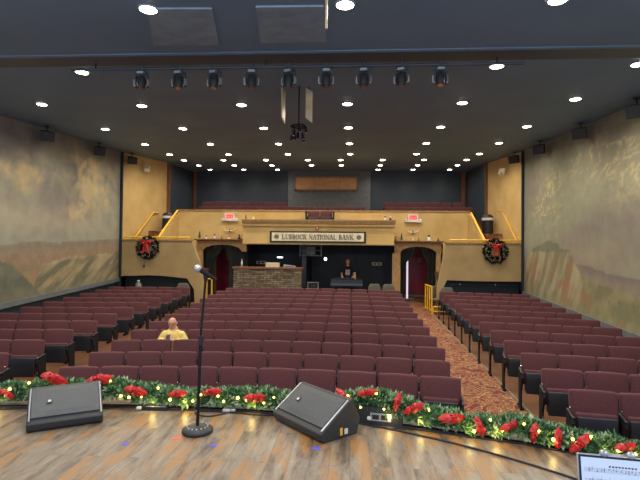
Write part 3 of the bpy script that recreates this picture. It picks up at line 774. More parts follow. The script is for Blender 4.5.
# trash bins at the stair tops
for x, s in ((-7.78, 'left'), (5.45, 'right')):
    t = thing('trash_bin', 'dark domed bin with pale band at the %s stair top' % s, 'bin', (x, 19.75, 2.3))
    a = MB(); a.cyl((0, 0, 0), .21, .56, 20, .22); a.build('body', 'black', t)
    a = MB(); a.cyl((0, 0, .56), .24, .10, 20); a.build('band', 'white', t)
    a = MB(); a.lathe([(.22, .66), (.20, .74), (.13, .80), (0, .82)], (0, 0, 0)); a.build('dome_lid', 'black', t)

# ------------------------------------------------------------------ wreaths
def wreath(x, z, lab, seed, squash=1):
    rr = random.Random(seed); t = thing('christmas_wreath', lab, 'wreath', (x, 17.28, z))
    a = MB(); R = .31
    for k in range(900):
        an = rr.uniform(0, 2 * PI); ph = rr.uniform(0, 2 * PI); c = Vector((R * cos(an), 0, R * sin(an)))
        d = Vector((cos(an) * cos(ph), -abs(sin(ph)) * .8, sin(an) * cos(ph))); d += Vector((rr.uniform(-.5, .5), rr.uniform(-.3, .1), rr.uniform(-.5, .5)))
        d.normalize(); p = c + d * .03; q = c + d * rr.uniform(.12, .21); s = d.cross(Vector((rr.random(), rr.random(), rr.random()))).normalized() * .018
        m_ = p.lerp(q, .5); a.add([p, m_ + s, q, m_ - s], [(0, 1, 2, 3)])
    a.build('foliage', 'wreathleaf', t)
    a = MB()
    for k in range(9):
        an = 2 * PI * k / 9 + .2; pts = [Vector((R * cos(an + u * .5 - .2) * (1 + .25 * sin(6 * u)), -.16, R * sin(an + u * .5 - .2) * (1 + .25 * sin(6 * u)))) for u in (0, .25, .5, .75, 1)]
        a.tube(pts, .007, 5)
    a.build('tinsel', 'silverorn', t)
    b = bow_mesh(.17, .38, .075); b.v = [(v[0], v[1] - .2, v[2] + .18) for v in b.v]; b.build('bow', 'red', t)
    return t
def bow_mesh(wd, tail, flat=.045):
    a = MB()
    def ribbon(path, half):
        vs, fs = [], []; n = len(path)
        for i, p in enumerate(path):
            p = Vector(p); q = Vector(path[min(i + 1, n - 1)]) - Vector(path[max(i - 1, 0)]); q.normalize()
            s = q.cross(Vector((0, 1, 0)))
            s = Vector((s.x * .5, .85, s.z * .5)).normalized() if s.length < .01 else (s.normalized() * .8 + Vector((0, .5, 0))).normalized()
            for th in (0, .004):
                vs += [p + s * half + Vector((0, -th, 0)), p - s * half + Vector((0, -th, 0))]
        for i in range(n - 1):
            o = i * 4
            fs += [(o, o + 1, o + 5, o + 4), (o + 2, o + 6, o + 7, o + 3), (o, o + 4, o + 6, o + 2), (o + 1, o + 3, o + 7, o + 5)]
        a.add(vs, fs, True)
    for s in (-1, 1):
        ribbon([(0, 0, 0), (s * wd * .45, -.03, .055), (s * wd * .9, -.02, .06), (s * wd, 0, .01), (s * wd * .8, .02, -.03), (s * wd * .35, .01, -.02), (0, 0, 0)], flat * .6)
        ribbon([(0, -.01, 0), (s * wd * .30, -.03, -tail * .35), (s * wd * .45, -.01, -tail * .7), (s * wd * .62, -.02, -tail)], flat * .55)
    a.sph((0, -.02, .0), (.028, .024, .026), 10, 8)
    return a
wl = wreath(-7.52, 1.62, 'dark christmas wreath with red bow on the left box', 3)
wreath(5.02, 1.62, 'dark christmas wreath with red bow on the right box', 5)
a = MB(); a.tube([(-.06, -.02, -.3), (-.10, -.03, -.5), (-.14, -.02, -.66)], .006, 5); a.build('plug_cord', 'cord', wl)
a = MB(); a.bb(-.17, -.11, -.04, 0, -.72, -.66); a.build('plug', 'black', wl)

# ------------------------------------------------------------------ ceiling lights
grid = []
for y, xs_ in ((5.62, (-2.50, -.11, 2.33)), (7.95, (-4.69, 2.33, 4.55)), (10.33, (-6.9, -4.70, -2.45, -.13, 2.31, 4.56)),
               (12.9, (-6.91, -4.69, -2.44, -.13, 2.32, 4.56)), (15.5, (-6.92, -4.70, -2.43, -.12, 2.34, 4.62)), (17.85, (-6.99, -4.71, -2.44, -.10, 2.34, 4.62))):
    for x in xs_: grid.append((x, y))
ROWN = {5.62: 'front row nearest the stage', 7.95: 'second row from the stage', 10.33: 'third row from the stage', 12.9: 'fourth row from the stage', 15.5: 'fifth row from the stage', 17.85: 'row above the back seats',
        19.5: 'first row over the balcony', 21.3: 'middle row over the balcony', 23.0: 'last row over the balcony'}
for y, xs_ in ((19.5, (-7.02, -5.35, -3.58, -1.84, -.50, 1.20, 2.86, 4.54)), (21.3, (-6.98, -5.35, -3.63, -1.85, -.51, 1.21, 2.84, 4.57)), (23.0, (-6.97, -5.31, -3.64, 1.20, 2.86, 4.57))):
    for x in xs_: grid.append((x, y))
def make_down():
    t = thing('ceiling_downlight', 'x', 'downlight')
    a = MB(); n = 24
    for i in range(n):
        p, q = 2 * PI * i / n, 2 * PI * (i + 1) / n
        a.add([(.125 * cos(p), .125 * sin(p), -.006), (.125 * cos(q), .125 * sin(q), -.006), (.104 * cos(q), .104 * sin(q), -.012), (.104 * cos(p), .104 * sin(p), -.012),
               (.125 * cos(p), .125 * sin(p), .01), (.125 * cos(q), .125 * sin(q), .01), (.09 * cos(q), .09 * sin(q), .01), (.09 * cos(p), .09 * sin(p), .01)],
              [(0, 1, 2, 3), (0, 4, 5, 1), (3, 2, 6, 7)])
    a.build('trim_ring', 'ceilpanel', t)
    a = MB(); a.lathe([(0, -.022), (.06, -.024), (.105, -.010), (.105, .004)], (0, 0, 0), 20); a.build('lens', 'lens', t)
    return t
down = make_down(); seen = {}
rows = {}
for x, y in grid: rows.setdefault(y, []).append(x)
ldat = bpy.data.lights.new('downlight_lamp', 'SPOT'); ldat.energy = 210; ldat.color = (1, .90, .75); ldat.spot_size = R3(165); ldat.spot_blend = 1; ldat.shadow_soft_size = .09
ldat2 = bpy.data.lights.new('balcony_lamp', 'SPOT'); ldat2.energy = 60; ldat2.color = (1, .88, .72); ldat2.spot_size = R3(165); ldat2.spot_blend = 1; ldat2.shadow_soft_size = .09
first = True
for y, xl in rows.items():
    for i, x in enumerate(sorted(xl)):
        lab = 'round lit ceiling downlight, %s from left in the %s' % (ORD[i], ROWN[y]); loc = (x, y - (.18 if y == 10.33 and i in (0, 5) else 0), ceil_z(y) - .010)
        if first: r = down; r.location = loc; r['label'] = lab; r['group'] = 'ceiling downlights'; first = False
        else: r = dup(down, loc, 0, lab, 'ceiling downlights')
        lo = bpy.data.objects.new('lamp', ldat if y < 19 else ldat2); COL.objects.link(lo); lo.location = (x, y, ceil_z(y) - .06)
# further downlights of the same grid beside the framed ones
for x, y, lab in ((-6.9, 7.95, 'by the left wall in the second row from the stage'), (-4.7, 5.6, 'left of the pale ceiling panels above the stage edge'), (4.6, 5.6, 'at the right end of the row above the stage edge'), (-6.9, 5.6, 'at the left end of the row above the stage edge')):
    dup(down, (x, y, ceil_z(y) - .010), 0, 'round lit ceiling downlight ' + lab, 'ceiling downlights')
    lo = bpy.data.objects.new('lamp', ldat); COL.objects.link(lo); lo.location = (x, y, ceil_z(y) - .06)

# pale ceiling panels, pipe with moving heads, fins
for (pts, lab) in ((((-2.51, 5.60), (-1.72, 5.64), (-1.96, 6.80), (-2.92, 6.76)), 'pale flat ceiling panel, left of the two near the stage'), (((-1.18, 5.62), (-.37, 5.64), (-.39, 6.76), (-1.34, 6.76)), 'pale flat ceiling panel, right of the two near the stage')):
    a = MB(); a.add([(x, y, ceil_z(y) - .022) for x, y in pts] + [(x, y, ceil_z(y) + .0) for x, y in pts], [(0, 1, 2, 3), (4, 7, 6, 5), (0, 4, 5, 1), (1, 5, 6, 2), (2, 6, 7, 3), (3, 7, 4, 0)])
    tag(a.build('ceiling_panel', 'ceilpanel'), lab, 'panel')
t = thing('lighting_pipe', 'long thin pipe under the ceiling carrying the stage lights', 'pipe', (0, 7.5, 0))
a = MB(); a.tube([(-4.6, 0, 4.50), (2.6, 0, 4.50)], .024, 8); a.build('pipe', 'slate', t)
for x in (-4.2, -1.4, 2.2):
    a = MB(); a.tube([(x, 0, 4.5), (x, 0, 4.63)], .012, 6); a.build('hanger', 'black', t)
def make_head():
    t = thing('moving_head_light', 'x', 'stage light')
    a = MB(); a.rbox((0, 0, -.10), (.17, .15, .07), .02, 2); a.tube([(0, 0, .03), (0, 0, -.07)], .03, 8); a.build('base', 'slate', t)  # slate on base and yoke carries the haze over black fixtures
    a = MB()
    for s in (-1, 1): a.rbox((s * .095, 0, -.23), (.03, .07, .20), .012, 2)
    a.bb(-.10, .10, -.03, .03, -.145, -.125); a.build('yoke', 'slate', t)
    a = MB(); a.tube([(0, 0, -.15), (0, -.01, -.20), (0, -.02, -.28), (0, -.03, -.35)], [.045, .07, .072, .06], 14); a.build('head', 'speaker', t)
    a = MB(); a.tube([(0, -.03, -.352), (0, -.031, -.356)], .048, 14); a.build('lens', 'chrome', t)
    a = MB(); a.bb(-.05, .05, -.085, -.075, -.12, -.085); a.build('display', 'silver', t)
    for s in (-1, 1): a = MB(); a.sph((s * .10, -.04, -.31), .012, 8, 6); a.bb(s * .112 - .012, s * .112 + .003, -.03, .03, -.30, -.20); a.build('side_cap', 'silver', t)
    return t
hd = make_head()
for i, x in enumerate((-3.42, -2.80, -2.22, -1.62, -1.02, -.43, .16, .75, 1.34)):
    lab = 'black moving head stage light, %s from left on the ceiling pipe' % ORD[i]
    if i == 0: hd.location = (x, 7.5, 4.52); hd['label'] = lab; hd['group'] = 'moving head lights on the pipe'
    else: dup(hd, (x, 7.5, 4.52), random.uniform(-.4, .4), lab, 'moving head lights on the pipe')
for x, rz, lab, zt in ((-1.33, R3(72), 'narrow cream ceiling fin hanging on the left of the pair', 4.70), (-.84, R3(10), 'narrow cream ceiling fin hanging on the right of the pair', 4.70)):
    t = thing('hanging_fin', lab, 'fin', (x, 9.0, 4.0), rz)
    a = MB(); a.prism([(-.065, .10), (.065, .0), (.065, .60), (-.065, .66)], -.012, .012); a.build('blade', 'finmat', t)
    a = MB(); a.tube([(0, .0, .6), (0, .0, zt - 4.0)], .008, 5); a.build('wire', 'black', t)
t = thing('hanging_spotlight_cluster', 'dark cluster of small spotlights hanging below the ceiling fins', 'spotlight cluster', (-1.03, 9.0, 3.54))
a = MB(); a.tube([(0, 0, .42), (0, 0, ceil_z(9) - 3.54)], .014, 6); a.build('stem', 'blackmetal', t)
a = MB(); a.tube([(.15 * cos(k * PI / 8), .15 * sin(k * PI / 8), .40) for k in range(17)], .014, 6); a.tube([(-.15, 0, .4), (.15, 0, .4)], .012, 6); a.tube([(0, -.15, .4), (0, .15, .4)], .012, 6); a.build('ring', 'blackmetal', t)
rr = random.Random(4)
for k in range(8):
    an = k * PI / 4 + .3; rad = .15 if k % 2 else .07; z = .12 + .17 * rr.random(); x, y = rad * cos(an), rad * sin(an)
    a = MB(); a.tube([(x, y, .40), (x, y, z + .10)], .006, 5); a.tube([(x, y, z + .11), (x + .02 * cos(an), y + .02 * sin(an), z)], [.026, .034], 10); s = a.build('spotlight', 'blackmetal', t)
    a = MB(); a.sph((x + .02 * cos(an), y + .02 * sin(an), z), (.024, .024, .012), 8, 5); a.build('lens', 'silver', s)
t = thing('edge_batten', 'bright thin vertical batten beside the right ceiling panel', 'batten', (-.305, 5.2, 4.02))
a = MB(); a.bb(-.012, .012, -.02, .02, 0, .46); a.build('batten', 'finmat', t)
a = MB(); a.tube([(0, 0, .45), (0, 0, ceil_z(5.2) - 4.02)], .006, 5); a.build('wire', 'black', t)

# wall speakers under the ceiling
def wallspk(x, y, s, lab):
    z = ceil_z(y) - .27
    t = thing('wall_speaker', lab, 'speaker', (x, y, z)); t.rotation_euler = (R3(18), 0, s * R3(38))
    a = MB(); a.prism([(-.17, -.13), (.17, -.13), (.12, .15), (-.12, .15)], -.13, .13, 'z'); a.build('cabinet', 'black', t)
    a = MB(); a.bb(-.155, .155, -.142, -.13, -.12, .12); a.build('grille', 'speaker', t)
    a = MB(); a.tube([(0, .1, .13), (0, .12, .24)], .015, 6); a.bb(-.06, .06, .06, .18, .23, .25); a.build('bracket', 'blackmetal', t)
for i, y in enumerate((12.5, 15.2, 17.55)): wallspk(-8.33, y, 1, 'black wall speaker, %s from the stage along the left mural top' % ORD[i])
for i, y in enumerate((10.1, 12.5, 15.15, 17.45)): wallspk(5.74, y, -1, 'black wall speaker, %s from the stage along the right mural top' % ORD[i])
for x, y, s, lab in ((-8.22, 18.6, 1, 'left'), (5.70, 18.7, -1, 'right')):
    t = thing('emergency_light', 'pale twin emergency light high on the %s golden wall' % lab, 'emergency light', (x, y, 4.72), s * R3(50))
    a = MB(); a.rbox((0, 0, 0), (.26, .10, .14), .02, 1); a.build('housing', 'cream', t)
    for q in (-1, 1):
        a = MB(); a.sph((q * .09, -.05, .13 if lab == 'left' else -.12), .055, 10, 6); a.build('lamp_head', 'white', t)

# ------------------------------------------------------------------ technical booth and lobby
t = thing('stone_counter', 'stacked stone counter with wooden top under the bank sign', 'counter', (-3.2, 18.2, floor_z(18.2)))
H = .93 - floor_z(18.2)
a = MB(); a.bb(-1.29, 1.29, -.2, .2, 0, H - .07); a.build('stone_base', 'stone', t)
a = MB(); a.bb(-1.33, 1.33, -.25, .25, H - .07, H); a.build('countertop', 'wood', t)
ct = .93
a = MB(); a.bb(-.26, .26, -.01, .01, 0, .17); o = a.build('paper_rack', 'paper', loc=(-3.02, 18.2, ct)); tag(o, 'cream paper box standing on the stone counter', 'box')
o.scale = (1, 9, 1)
t = thing('desk_lamp', 'white lit lamp head on the stone counter', 'lamp', (-2.75, 18.25, ct))
a = MB(); a.tube([(0, 0, 0), (.02, .02, .3), (.05, 0, .36)], .01, 6); a.build('arm', 'black', t)
a = MB(); a.rbox((.0, -.02, .37), (.22, .07, .045), .02, 1); a.build('lamp_head', 'lampblue', t)
t = thing('control_console', 'low grey console behind the cream box on the counter', 'console', (-2.38, 18.28, ct))
a = MB(); a.prism([(-.22, 0), (.22, 0), (.22, .05), (-.22, .10)], -.10, .10); a.build('body', 'silver', t)
a = MB(); a.bb(-.18, .18, -.104, -.10, .015, .045); a.build('screen', 'ink', t)
t = thing('white_bottle', 'slim white bottle at the left end of the stone counter', 'bottle', (-4.22, 18.22, ct))
a = MB(); a.lathe([(0, 0), (.03, 0), (.03, .18), (.012, .22), (.012, .26)], (0, 0, 0)); a.build('body', 'white', t)
a = MB(); a.cyl((0, 0, .26), .015, .03, 10); a.build('cap', 'white', t)
for x, y, s in ((-4.15, 21.78, 'behind the stone counter'), (1.12, 21.78, 'beside the right arch')):
    t = thing('wall_outlet', 'cream double outlet plate on the navy wall ' + s, 'outlet', (x, y, 1.0))
    a = MB(); a.bb(-.22, .22, -.03, 0, -.07, .07); a.build('plate', 'cream', t)
    a = MB(); a.bb(-.15, -.03, -.035, -.03, -.035, .035); a.bb(.03, .15, -.035, -.03, -.035, .035); a.build('sockets', 'ink', t)
t = thing('ceiling_equipment_rack', 'grey equipment rack hanging under the bank sign', 'rack', (-1.65, 19.2, 1.35))
a = MB()
for x in (-.42, 0, .42):
    for y in (-.2, .2): a.tube([(x, y, 0), (x, y, .47)], .018, 6)
for z in (0.02, .22, .42):
    for y in (-.2, .2): a.tube([(-.42, y, z), (.42, y, z)], .015, 6)
    for x in (-.42, .42): a.tube([(x, -.2, z), (x, .2, z)], .015, 6)
a.build('cage', 'grey', t)
a = MB(); a.rbox((.0, 0, .22), (.36, .3, .32), .02, 1); a.build('projector', 'grey', t)
t = thing('clamp_lamp', 'small warm lit bulb hanging below the rack', 'lamp', (-1.06, 19.2, 1.24))
a = MB(); a.sph((0, 0, 0), (.055, .055, .07), 10, 8); a.build('bulb', 'lampglow', t)
a = MB(); a.tube([(0, 0, .06), (0, 0, .58)], .008, 5); a.build('cord', 'cord', t)
t = thing('wheeled_cart', 'dark wire cart standing between counter and booth desk', 'cart', (-1.52, 18.9, floor_z(18.9)))
a = MB()
for x in (-.2, .2):
    for y in (-.15, .15): a.tube([(x, y, 0.04), (x, y, .86)], .012, 6)
for z in (.1, .6, .84): a.bb(-.21, .21, -.16, .16, z, z + .015)
a.build('frame', 'silver', t)
a = MB(); a.rbox((0, 0, .70), (.30, .24, .16), .02, 1); a.build('equipment', 'black', t)
t = thing('mixing_desk', 'wide dark mixing desk in front of the standing person', 'mixing desk', (-.2, 18.9, floor_z(18.9)))
a = MB(); a.prism([(-.28, .75), (.28, .75), (.28, .98), (-.28, .80)], -.62, .62, 'x'); a.build('console', 'slate', t)
for sx in (-.55, .55):
    a = MB(); a.bb(sx - .03, sx + .03, -.2, .2, 0, .75); a.build('leg', 'black', t)
a = MB(); a.rbox((0, .26, 1.0), (1.1, .05, .06), .02, 1); a.build('meter_bridge', 'black', t)
t = thing('white_light_pole', 'tall slim white lit tube on a flat base', 'light pole', (2.37, 20.8, floor_z(20.8) + .012))
a = MB(); a.cyl((0, 0, 0), .28, .04, 20); a.build('base', 'silver', t)
a = MB(); a.cyl((0, 0, .04), .038, 1.92, 14); a.build('tube', 'ledwhite', t)
# cable tray bars in the right recess
t = thing('recess_railing', 'thin dark rail frame in the recess under the right box', 'rail', (4.6, 17.68, .32))
a = MB(); a.tube([(-1.0, 0, -.5), (-1.0, 0, .08), (1.0, 0, .08), (1.0, 0, -.5)], .018, 6); a.build('frame', 'slate', t)
for x in (-.7, .55):
    a = MB(); a.sph((x, -.02, .1), .028, 8, 6); a.build('lamp', 'white', t)
t = thing('water_bottle', 'clear rounded jug on the seats below the left box', 'jug', (-7.62, 16.75, floor_z(16.75) + .62))
a = MB(); a.lathe([(0, 0), (.11, 0), (.12, .16), (.10, .30), (.045, .36), (.04, .40), (0, .40)], (0, 0, 0)); a.build('body', 'bottle', t)
a = MB(); a.cyl((0, 0, .40), .045, .03, 12); a.build('cap', 'white', t)

# ------------------------------------------------------------------ people
def limb(a, pts, rs, n=12):
    for i in range(len(pts) - 1):
        p, q = Vector(pts[i]), Vector(pts[i + 1]); k = 5
        a.tube([p.lerp(q, u / k) for u in range(k + 1)], [rs[i] + (rs[i + 1] - rs[i]) * u / k for u in range(k + 1)], n)
    for p, r in zip(pts, rs): a.sph(p, r, n, 8)
def fuse(o, vox=.012, smooth=6):
    m_ = o.modifiers.new('fuse', 'REMESH'); m_.mode = 'VOXEL'; m_.voxel_size = vox; m_.use_smooth_shade = True
    s_ = o.modifiers.new('soft', 'SMOOTH'); s_.iterations = smooth; s_.factor = .5
    return o
def head(a, c, rot):
    def P_(x, y, z): return Vector(c) + rot @ Vector((x, y, z))
    a.sph(c, (.082, .098, .112), 16, 12, rot)
    a.sph(P_(0, -.028, -.052), (.055, .062, .062), 14, 10, rot)        # jaw
    a.sph(P_(0, -.098, -.018), (.014, .022, .026), 10, 8, rot)       # nose
    a.sph(P_(0, -.088, -.058), (.026, .010, .008), 10, 6, rot)       # lips
    a.sph(P_(0, -.080, .022), (.055, .014, .012), 10, 6, rot)        # brow
    for s in (-1, 1): a.sph(P_(s * .078, .005, -.01), (.012, .02, .03), 10, 8, rot); a.sph(P_(s * .04, -.068, -.03), (.02, .02, .018), 8, 6, rot)
def hand(a, wrist, fwd, side, palm_n, sc=1.0, curl=.9):
    f = Vector(fwd).normalized(); s = Vector(side).normalized(); n = Vector(palm_n).normalized()
    w = Vector(wrist); limb(a, [w, w + f * .035 * sc, w + f * .075 * sc], [.027 * sc, .034 * sc, .034 * sc], 10)
    for i, (o, ln) in enumerate(((-.030, .068), (-.010, .078), (.010, .072), (.029, .056))):
        b = w + f * .085 * sc + s * o * sc; d = f.copy(); pts = [b]
        for k in range(3):
            ang = curl * (.35 + .55 * k); dd = (f * cos(ang) + n * sin(ang)); pts.append(pts[-1] + dd * ln * sc * (.45, .32, .25)[k])
        limb(a, pts, [.0095 * sc, .009 * sc, .0085 * sc, .0075 * sc], 8)
    b = w + f * .03 * sc - s * .03 * sc
    limb(a, [b, b + (-s * .7 + f * .6 + n * .2).normalized() * .04 * sc, b + (-s * .45 + f * 1.1 + n * .6).normalized() * .07 * sc], [.013 * sc, .011 * sc, .009 * sc], 8)

# seated person: hips on the fourth-row seat
sx, sy = -3.365, 8.93
pz = floor_z(9.0) + .012
t = thing('person', 'bald person with glasses in a yellow shirt sitting and looking at a phone', 'person', (sx, sy, pz))
hr = Matrix.Rotation(R3(9), 3, 'X')
t.scale = (.93, .93, .93)
a = MB()
limb(a, [(0, .06, .52), (0, .03, .70), (0, .0, .88), (0, .0, .98)], [.14, .14, .15, .10])
limb(a, [(0, 0, .96), (0, -.015, 1.06)], [.06, .055])
head(a, (0, -.06, 1.125), hr)
for s in (-1, 1):
    limb(a, [(s * .17, 0, .90), (s * .27, -.02, .74), (s * .11, -.22, .80)], [.062, .048, .030])
    limb(a, [(s * .09, .03, .52), (s * .12, -.38, .52), (s * .12, -.42, .10)], [.09, .065, .045])
    limb(a, [(s * .12, -.40, .05), (s * .13, -.56, .03)], [.04, .034])
    hand(a, (s * .11, -.23, .80), (-s * .75, -.55, .25), (0, -.25, -1 ), (-s * .3, .8, .1), .95, 1.1)
o = fuse(a.build('body', 'skin', t), .007, 3)
a = MB()
limb(a, [(0, .06, .50), (0, .03, .68), (0, 0, .86)], [.165, .165, .165])
limb(a, [(-.15, 0, .88), (0, 0, .915), (.15, 0, .88)], [.085, .085, .085])
for s in (-1, 1): limb(a, [(s * .175, 0, .88), (s * .275, -.02, .74), (s * .15, -.17, .785)], [.082, .066, .048])
for s in (-1, 1): limb(a, [(s * .065, -.06, .985), (s * .02, -.105, .93)], [.022, .016])
fuse(a.build('shirt', 'yellowshirt', t), .012, 4)
a = MB()
for s in (-1, 1): limb(a, [(s * .085, .06, .50), (s * .12, -.38, .52), (s * .12, -.42, .12)], [.115, .085, .065])
fuse(a.build('trousers', 'trousers', t), .014, 4)
for s in (-1, 1):
    a = MB(); limb(a, [(s * .12, -.40, .045), (s * .13, -.50, .045), (s * .135, -.58, .038)], [.048, .048, .04]); fuse(a.build('shoe', 'black', t), .01, 3)
a = MB()
def hp(x, y, z): return Vector((0, -.06, 1.125)) + hr @ Vector((x, y, z))
for s in (-1, 1):
    a.tube([hp(s * .035 + .024 * cos(k * PI / 5), -.096, .004 + .018 * sin(k * PI / 5)) for k in range(11)], .0028, 5)
    a.tube([hp(s * .06, -.094, .006), hp(s * .08, -.04, .008), hp(s * .083, .01, .0)], .0025, 5)
a.tube([hp(-.012, -.1, .008), hp(.012, -.1, .008)], .0025, 5); a.build('glasses', 'blackmetal', t)
a = MB()
for s in (-1, 1): a.sph(hp(s * .072, .035, -.012), (.014, .035, .03), 8, 6, hr)
a.sph(hp(0, .085, -.03), (.05, .014, .03), 10, 6, hr); a.build('hair', 'hairwhite', t)
t = thing('smartphone', 'black smartphone held by the person in the yellow shirt', 'phone', (sx, sy - .28, pz + .80)); t.rotation_euler = (R3(-35), 0, 0)
a = MB(); a.rbox((0, 0, 0), (.075, .009, .15), .004, 1); a.build('case', 'black', t)
a = MB(); a.bb(-.034, .034, .0046, .0056, -.068, .068); a.build('screen', 'screen', t)

# standing person behind the desk
px_, py_ = -.17, 19.75
pz = floor_z(py_) + .012
t = thing('person', 'person in a dark printed shirt standing behind the mixing desk', 'person', (px_, py_, pz + .0))
hr = Matrix.Rotation(R3(8), 3, 'X')
a = MB()
limb(a, [(0, 0, .94), (0, .0, 1.12), (0, 0, 1.32), (0, .01, 1.42)], [.13, .12, .14, .09]); limb(a, [(0, .01, 1.40), (0, 0, 1.52)], [.055, .05])
head(a, (0, -.01, 1.62), hr)
for s in (-1, 1):
    limb(a, [(s * .17, 0, 1.38), (s * .25, -.03, 1.12), (s * .22, -.26, 1.02)], [.055, .042, .028])
    hand(a, (s * .22, -.27, 1.02), (0, -1, -.05), (s, 0, 0), (0, -.1, -1), 1, .7)
    limb(a, [(s * .09, 0, .92), (s * .10, -.01, .50), (s * .10, .02, .09)], [.095, .06, .042]); limb(a, [(s * .10, .03, .05), (s * .11, -.14, .035)], [.045, .035])
fuse(a.build('body', 'skin', t), .009, 3)
a = MB(); limb(a, [(0, 0, .92), (0, 0, 1.12), (0, 0, 1.30)], [.15, .145, .16]); limb(a, [(-.14, 0, 1.37), (0, 0, 1.40), (.14, 0, 1.37)], [.075, .08, .075])
for s in (-1, 1): limb(a, [(s * .17, 0, 1.37), (s * .23, -.015, 1.20)], [.075, .062])
fuse(a.build('shirt', 'darkcloth', t), .014, 4)
a = MB(); a.prism([(-.09, 1.08), (.09, 1.08), (.09, 1.30), (-.09, 1.30)], -.165, -.15)
for z in (1.12, 1.18, 1.24): a.bb(-.10, .10, -.17, -.165, z, z + .02)
a.build('shirt_print', 'print', t)
a = MB()
for s in (-1, 1): limb(a, [(s * .085, 0, .90), (s * .10, -.01, .50), (s * .10, .02, .12)], [.115, .08, .06])
fuse(a.build('trousers', 'darkcloth', t), .014, 4)
for s in (-1, 1):
    a = MB(); limb(a, [(s * .10, .03, .05), (s * .11, -.17, .04)], [.05, .042]); fuse(a.build('shoe', 'black', t), .012, 3)
a = MB(); a.sph((0, .02, 1.655), (.084, .098, .095), 14, 10); a.build('hair', 'hairbrown', t)
t = thing('orange_drink_bottle', 'orange drink bottle with white cap on the mixing desk', 'bottle', (.12, 19.05, floor_z(18.9) + .97))
a = MB(); a.lathe([(0, 0), (.04, 0), (.042, .16), (.018, .22), (.018, .24)], (0, 0, 0)); a.build('body', 'panelwood', t)
a = MB(); a.cyl((0, 0, .24), .026, .05, 12); a.build('cap', 'white', t)

# ------------------------------------------------------------------ stage: wedge monitors
def wedge(lab, bl, br, mirror=False, ports=False):
    bl, br = Vector((*bl, 0)), Vector((*br, 0)); d = (br - bl); W = d.length; rz = math.atan2(d.y, d.x)
    t = thing('wedge_monitor', lab, 'speaker', tuple((bl + br) / 2), rz)
    P_ = [(.03, 0), (.0, .025), (-.012, .08), (.315, .305), (.345, .308), (.44, .13), (.40, 0)]
    a = MB(); a.prism(P_, -W / 2, W / 2, 'x'); o = a.build('cabinet', 'speaker', t)
    bv = o.modifiers.new('edge', 'BEVEL'); bv.width = .012; bv.segments = 3
    # grille lies on the sloping baffle
    u = Vector((0, .327, .225)).normalized(); n = Vector((0, -u.z, u.y)); c0 = Vector((0, -.012, .08))
    def bp(x, s, h): return Vector((x, 0, 0)) + c0 + u * s + n * h
    L_ = math.hypot(.327, .225); g = MB(); hw = W / 2 - .03
    nx, ny = 14, 6; vs = []
    for j in range(ny + 1):
        for i in range(nx + 1):
            xx = -hw + 2 * hw * i / nx; ss = .055 + (L_ - .075) * j / ny
            k = .014 + .010 * (1 - (xx / hw) ** 4) * (1 - (2 * j / ny - 1) ** 4); vs.append(bp(xx, ss, k))
    w_ = nx + 1; k0 = len(vs); ed = []
    fs = [(j * w_ + i, j * w_ + i + 1, (j + 1) * w_ + i + 1, (j + 1) * w_ + i) for j in range(ny) for i in range(nx)]
    rim = [i for i in range(nx + 1)] + [(j) * w_ + nx for j in range(1, ny + 1)] + [ny * w_ + i for i in range(nx - 1, -1, -1)] + [j * w_ for j in range(ny - 1, 0, -1)]
    base = []
    for q in rim: base.append(len(vs)); vs.append(vs[q] - n * .02)
    for a1 in range(len(rim)):
        b1 = (a1 + 1) % len(rim); fs.append((rim[a1], rim[b1], base[b1], base[a1]))
    g.add(vs, fs, False); g.build('grille', 'grille', t)
    for s in (-1, 1):
        f = MB(); x = s * (W / 2 - .018); f.tube([bp(x, .03, .004), bp(x, L_ - .01, .004)], .008, 6); f.build('edge_trim', 'silver', t)
    bx = -hw + 2 * hw * .22
    b_ = MB()
    def quad(x0, x1, s0, s1, h0, h1):
        b_.add([bp(x0, s0, h0), bp(x1, s0, h0), bp(x1, s1, h0), bp(x0, s1, h0), bp(x0, s0, h1), bp(x1, s0, h1), bp(x1, s1, h1), bp(x0, s1, h1)], [(0, 1, 2, 3), (4, 7, 6, 5), (0, 4, 5, 1), (1, 5, 6, 2), (2, 6, 7, 3), (3, 7, 4, 0)])
    quad(bx, bx + .042, .185, .227, .018, .032); bd = b_.build('badge', 'black', t)
    b_ = MB(); quad(bx + .008, bx + .034, .194, .218, .032, .034); b_.build('badge_mark', 'white', bd)
    hnd = MB(); hnd.rbox((0, .405, .20), (.2, .03, .05), .012, 1, Matrix.Rotation(R3(24), 3, 'X')); hnd.build('handle', 'black', t)
    if ports:
        q = MB(); q.bb(W / 2, W / 2 + .006, .20, .225, .03, .09); q.build('yellow_tag', 'yellow', t)
        q = MB(); q.bb(W / 2, W / 2 + .006, .25, .285, .03, .075); q.build('white_tag', 'white', t)
    return t
wedge('black wedge monitor at the left of the stage facing the camera', (-2.76, 3.95), (-2.25, 4.27))
wedge('black wedge monitor in the middle of the stage turned left', (-.72, 4.50), (-.235, 3.97), ports=True)

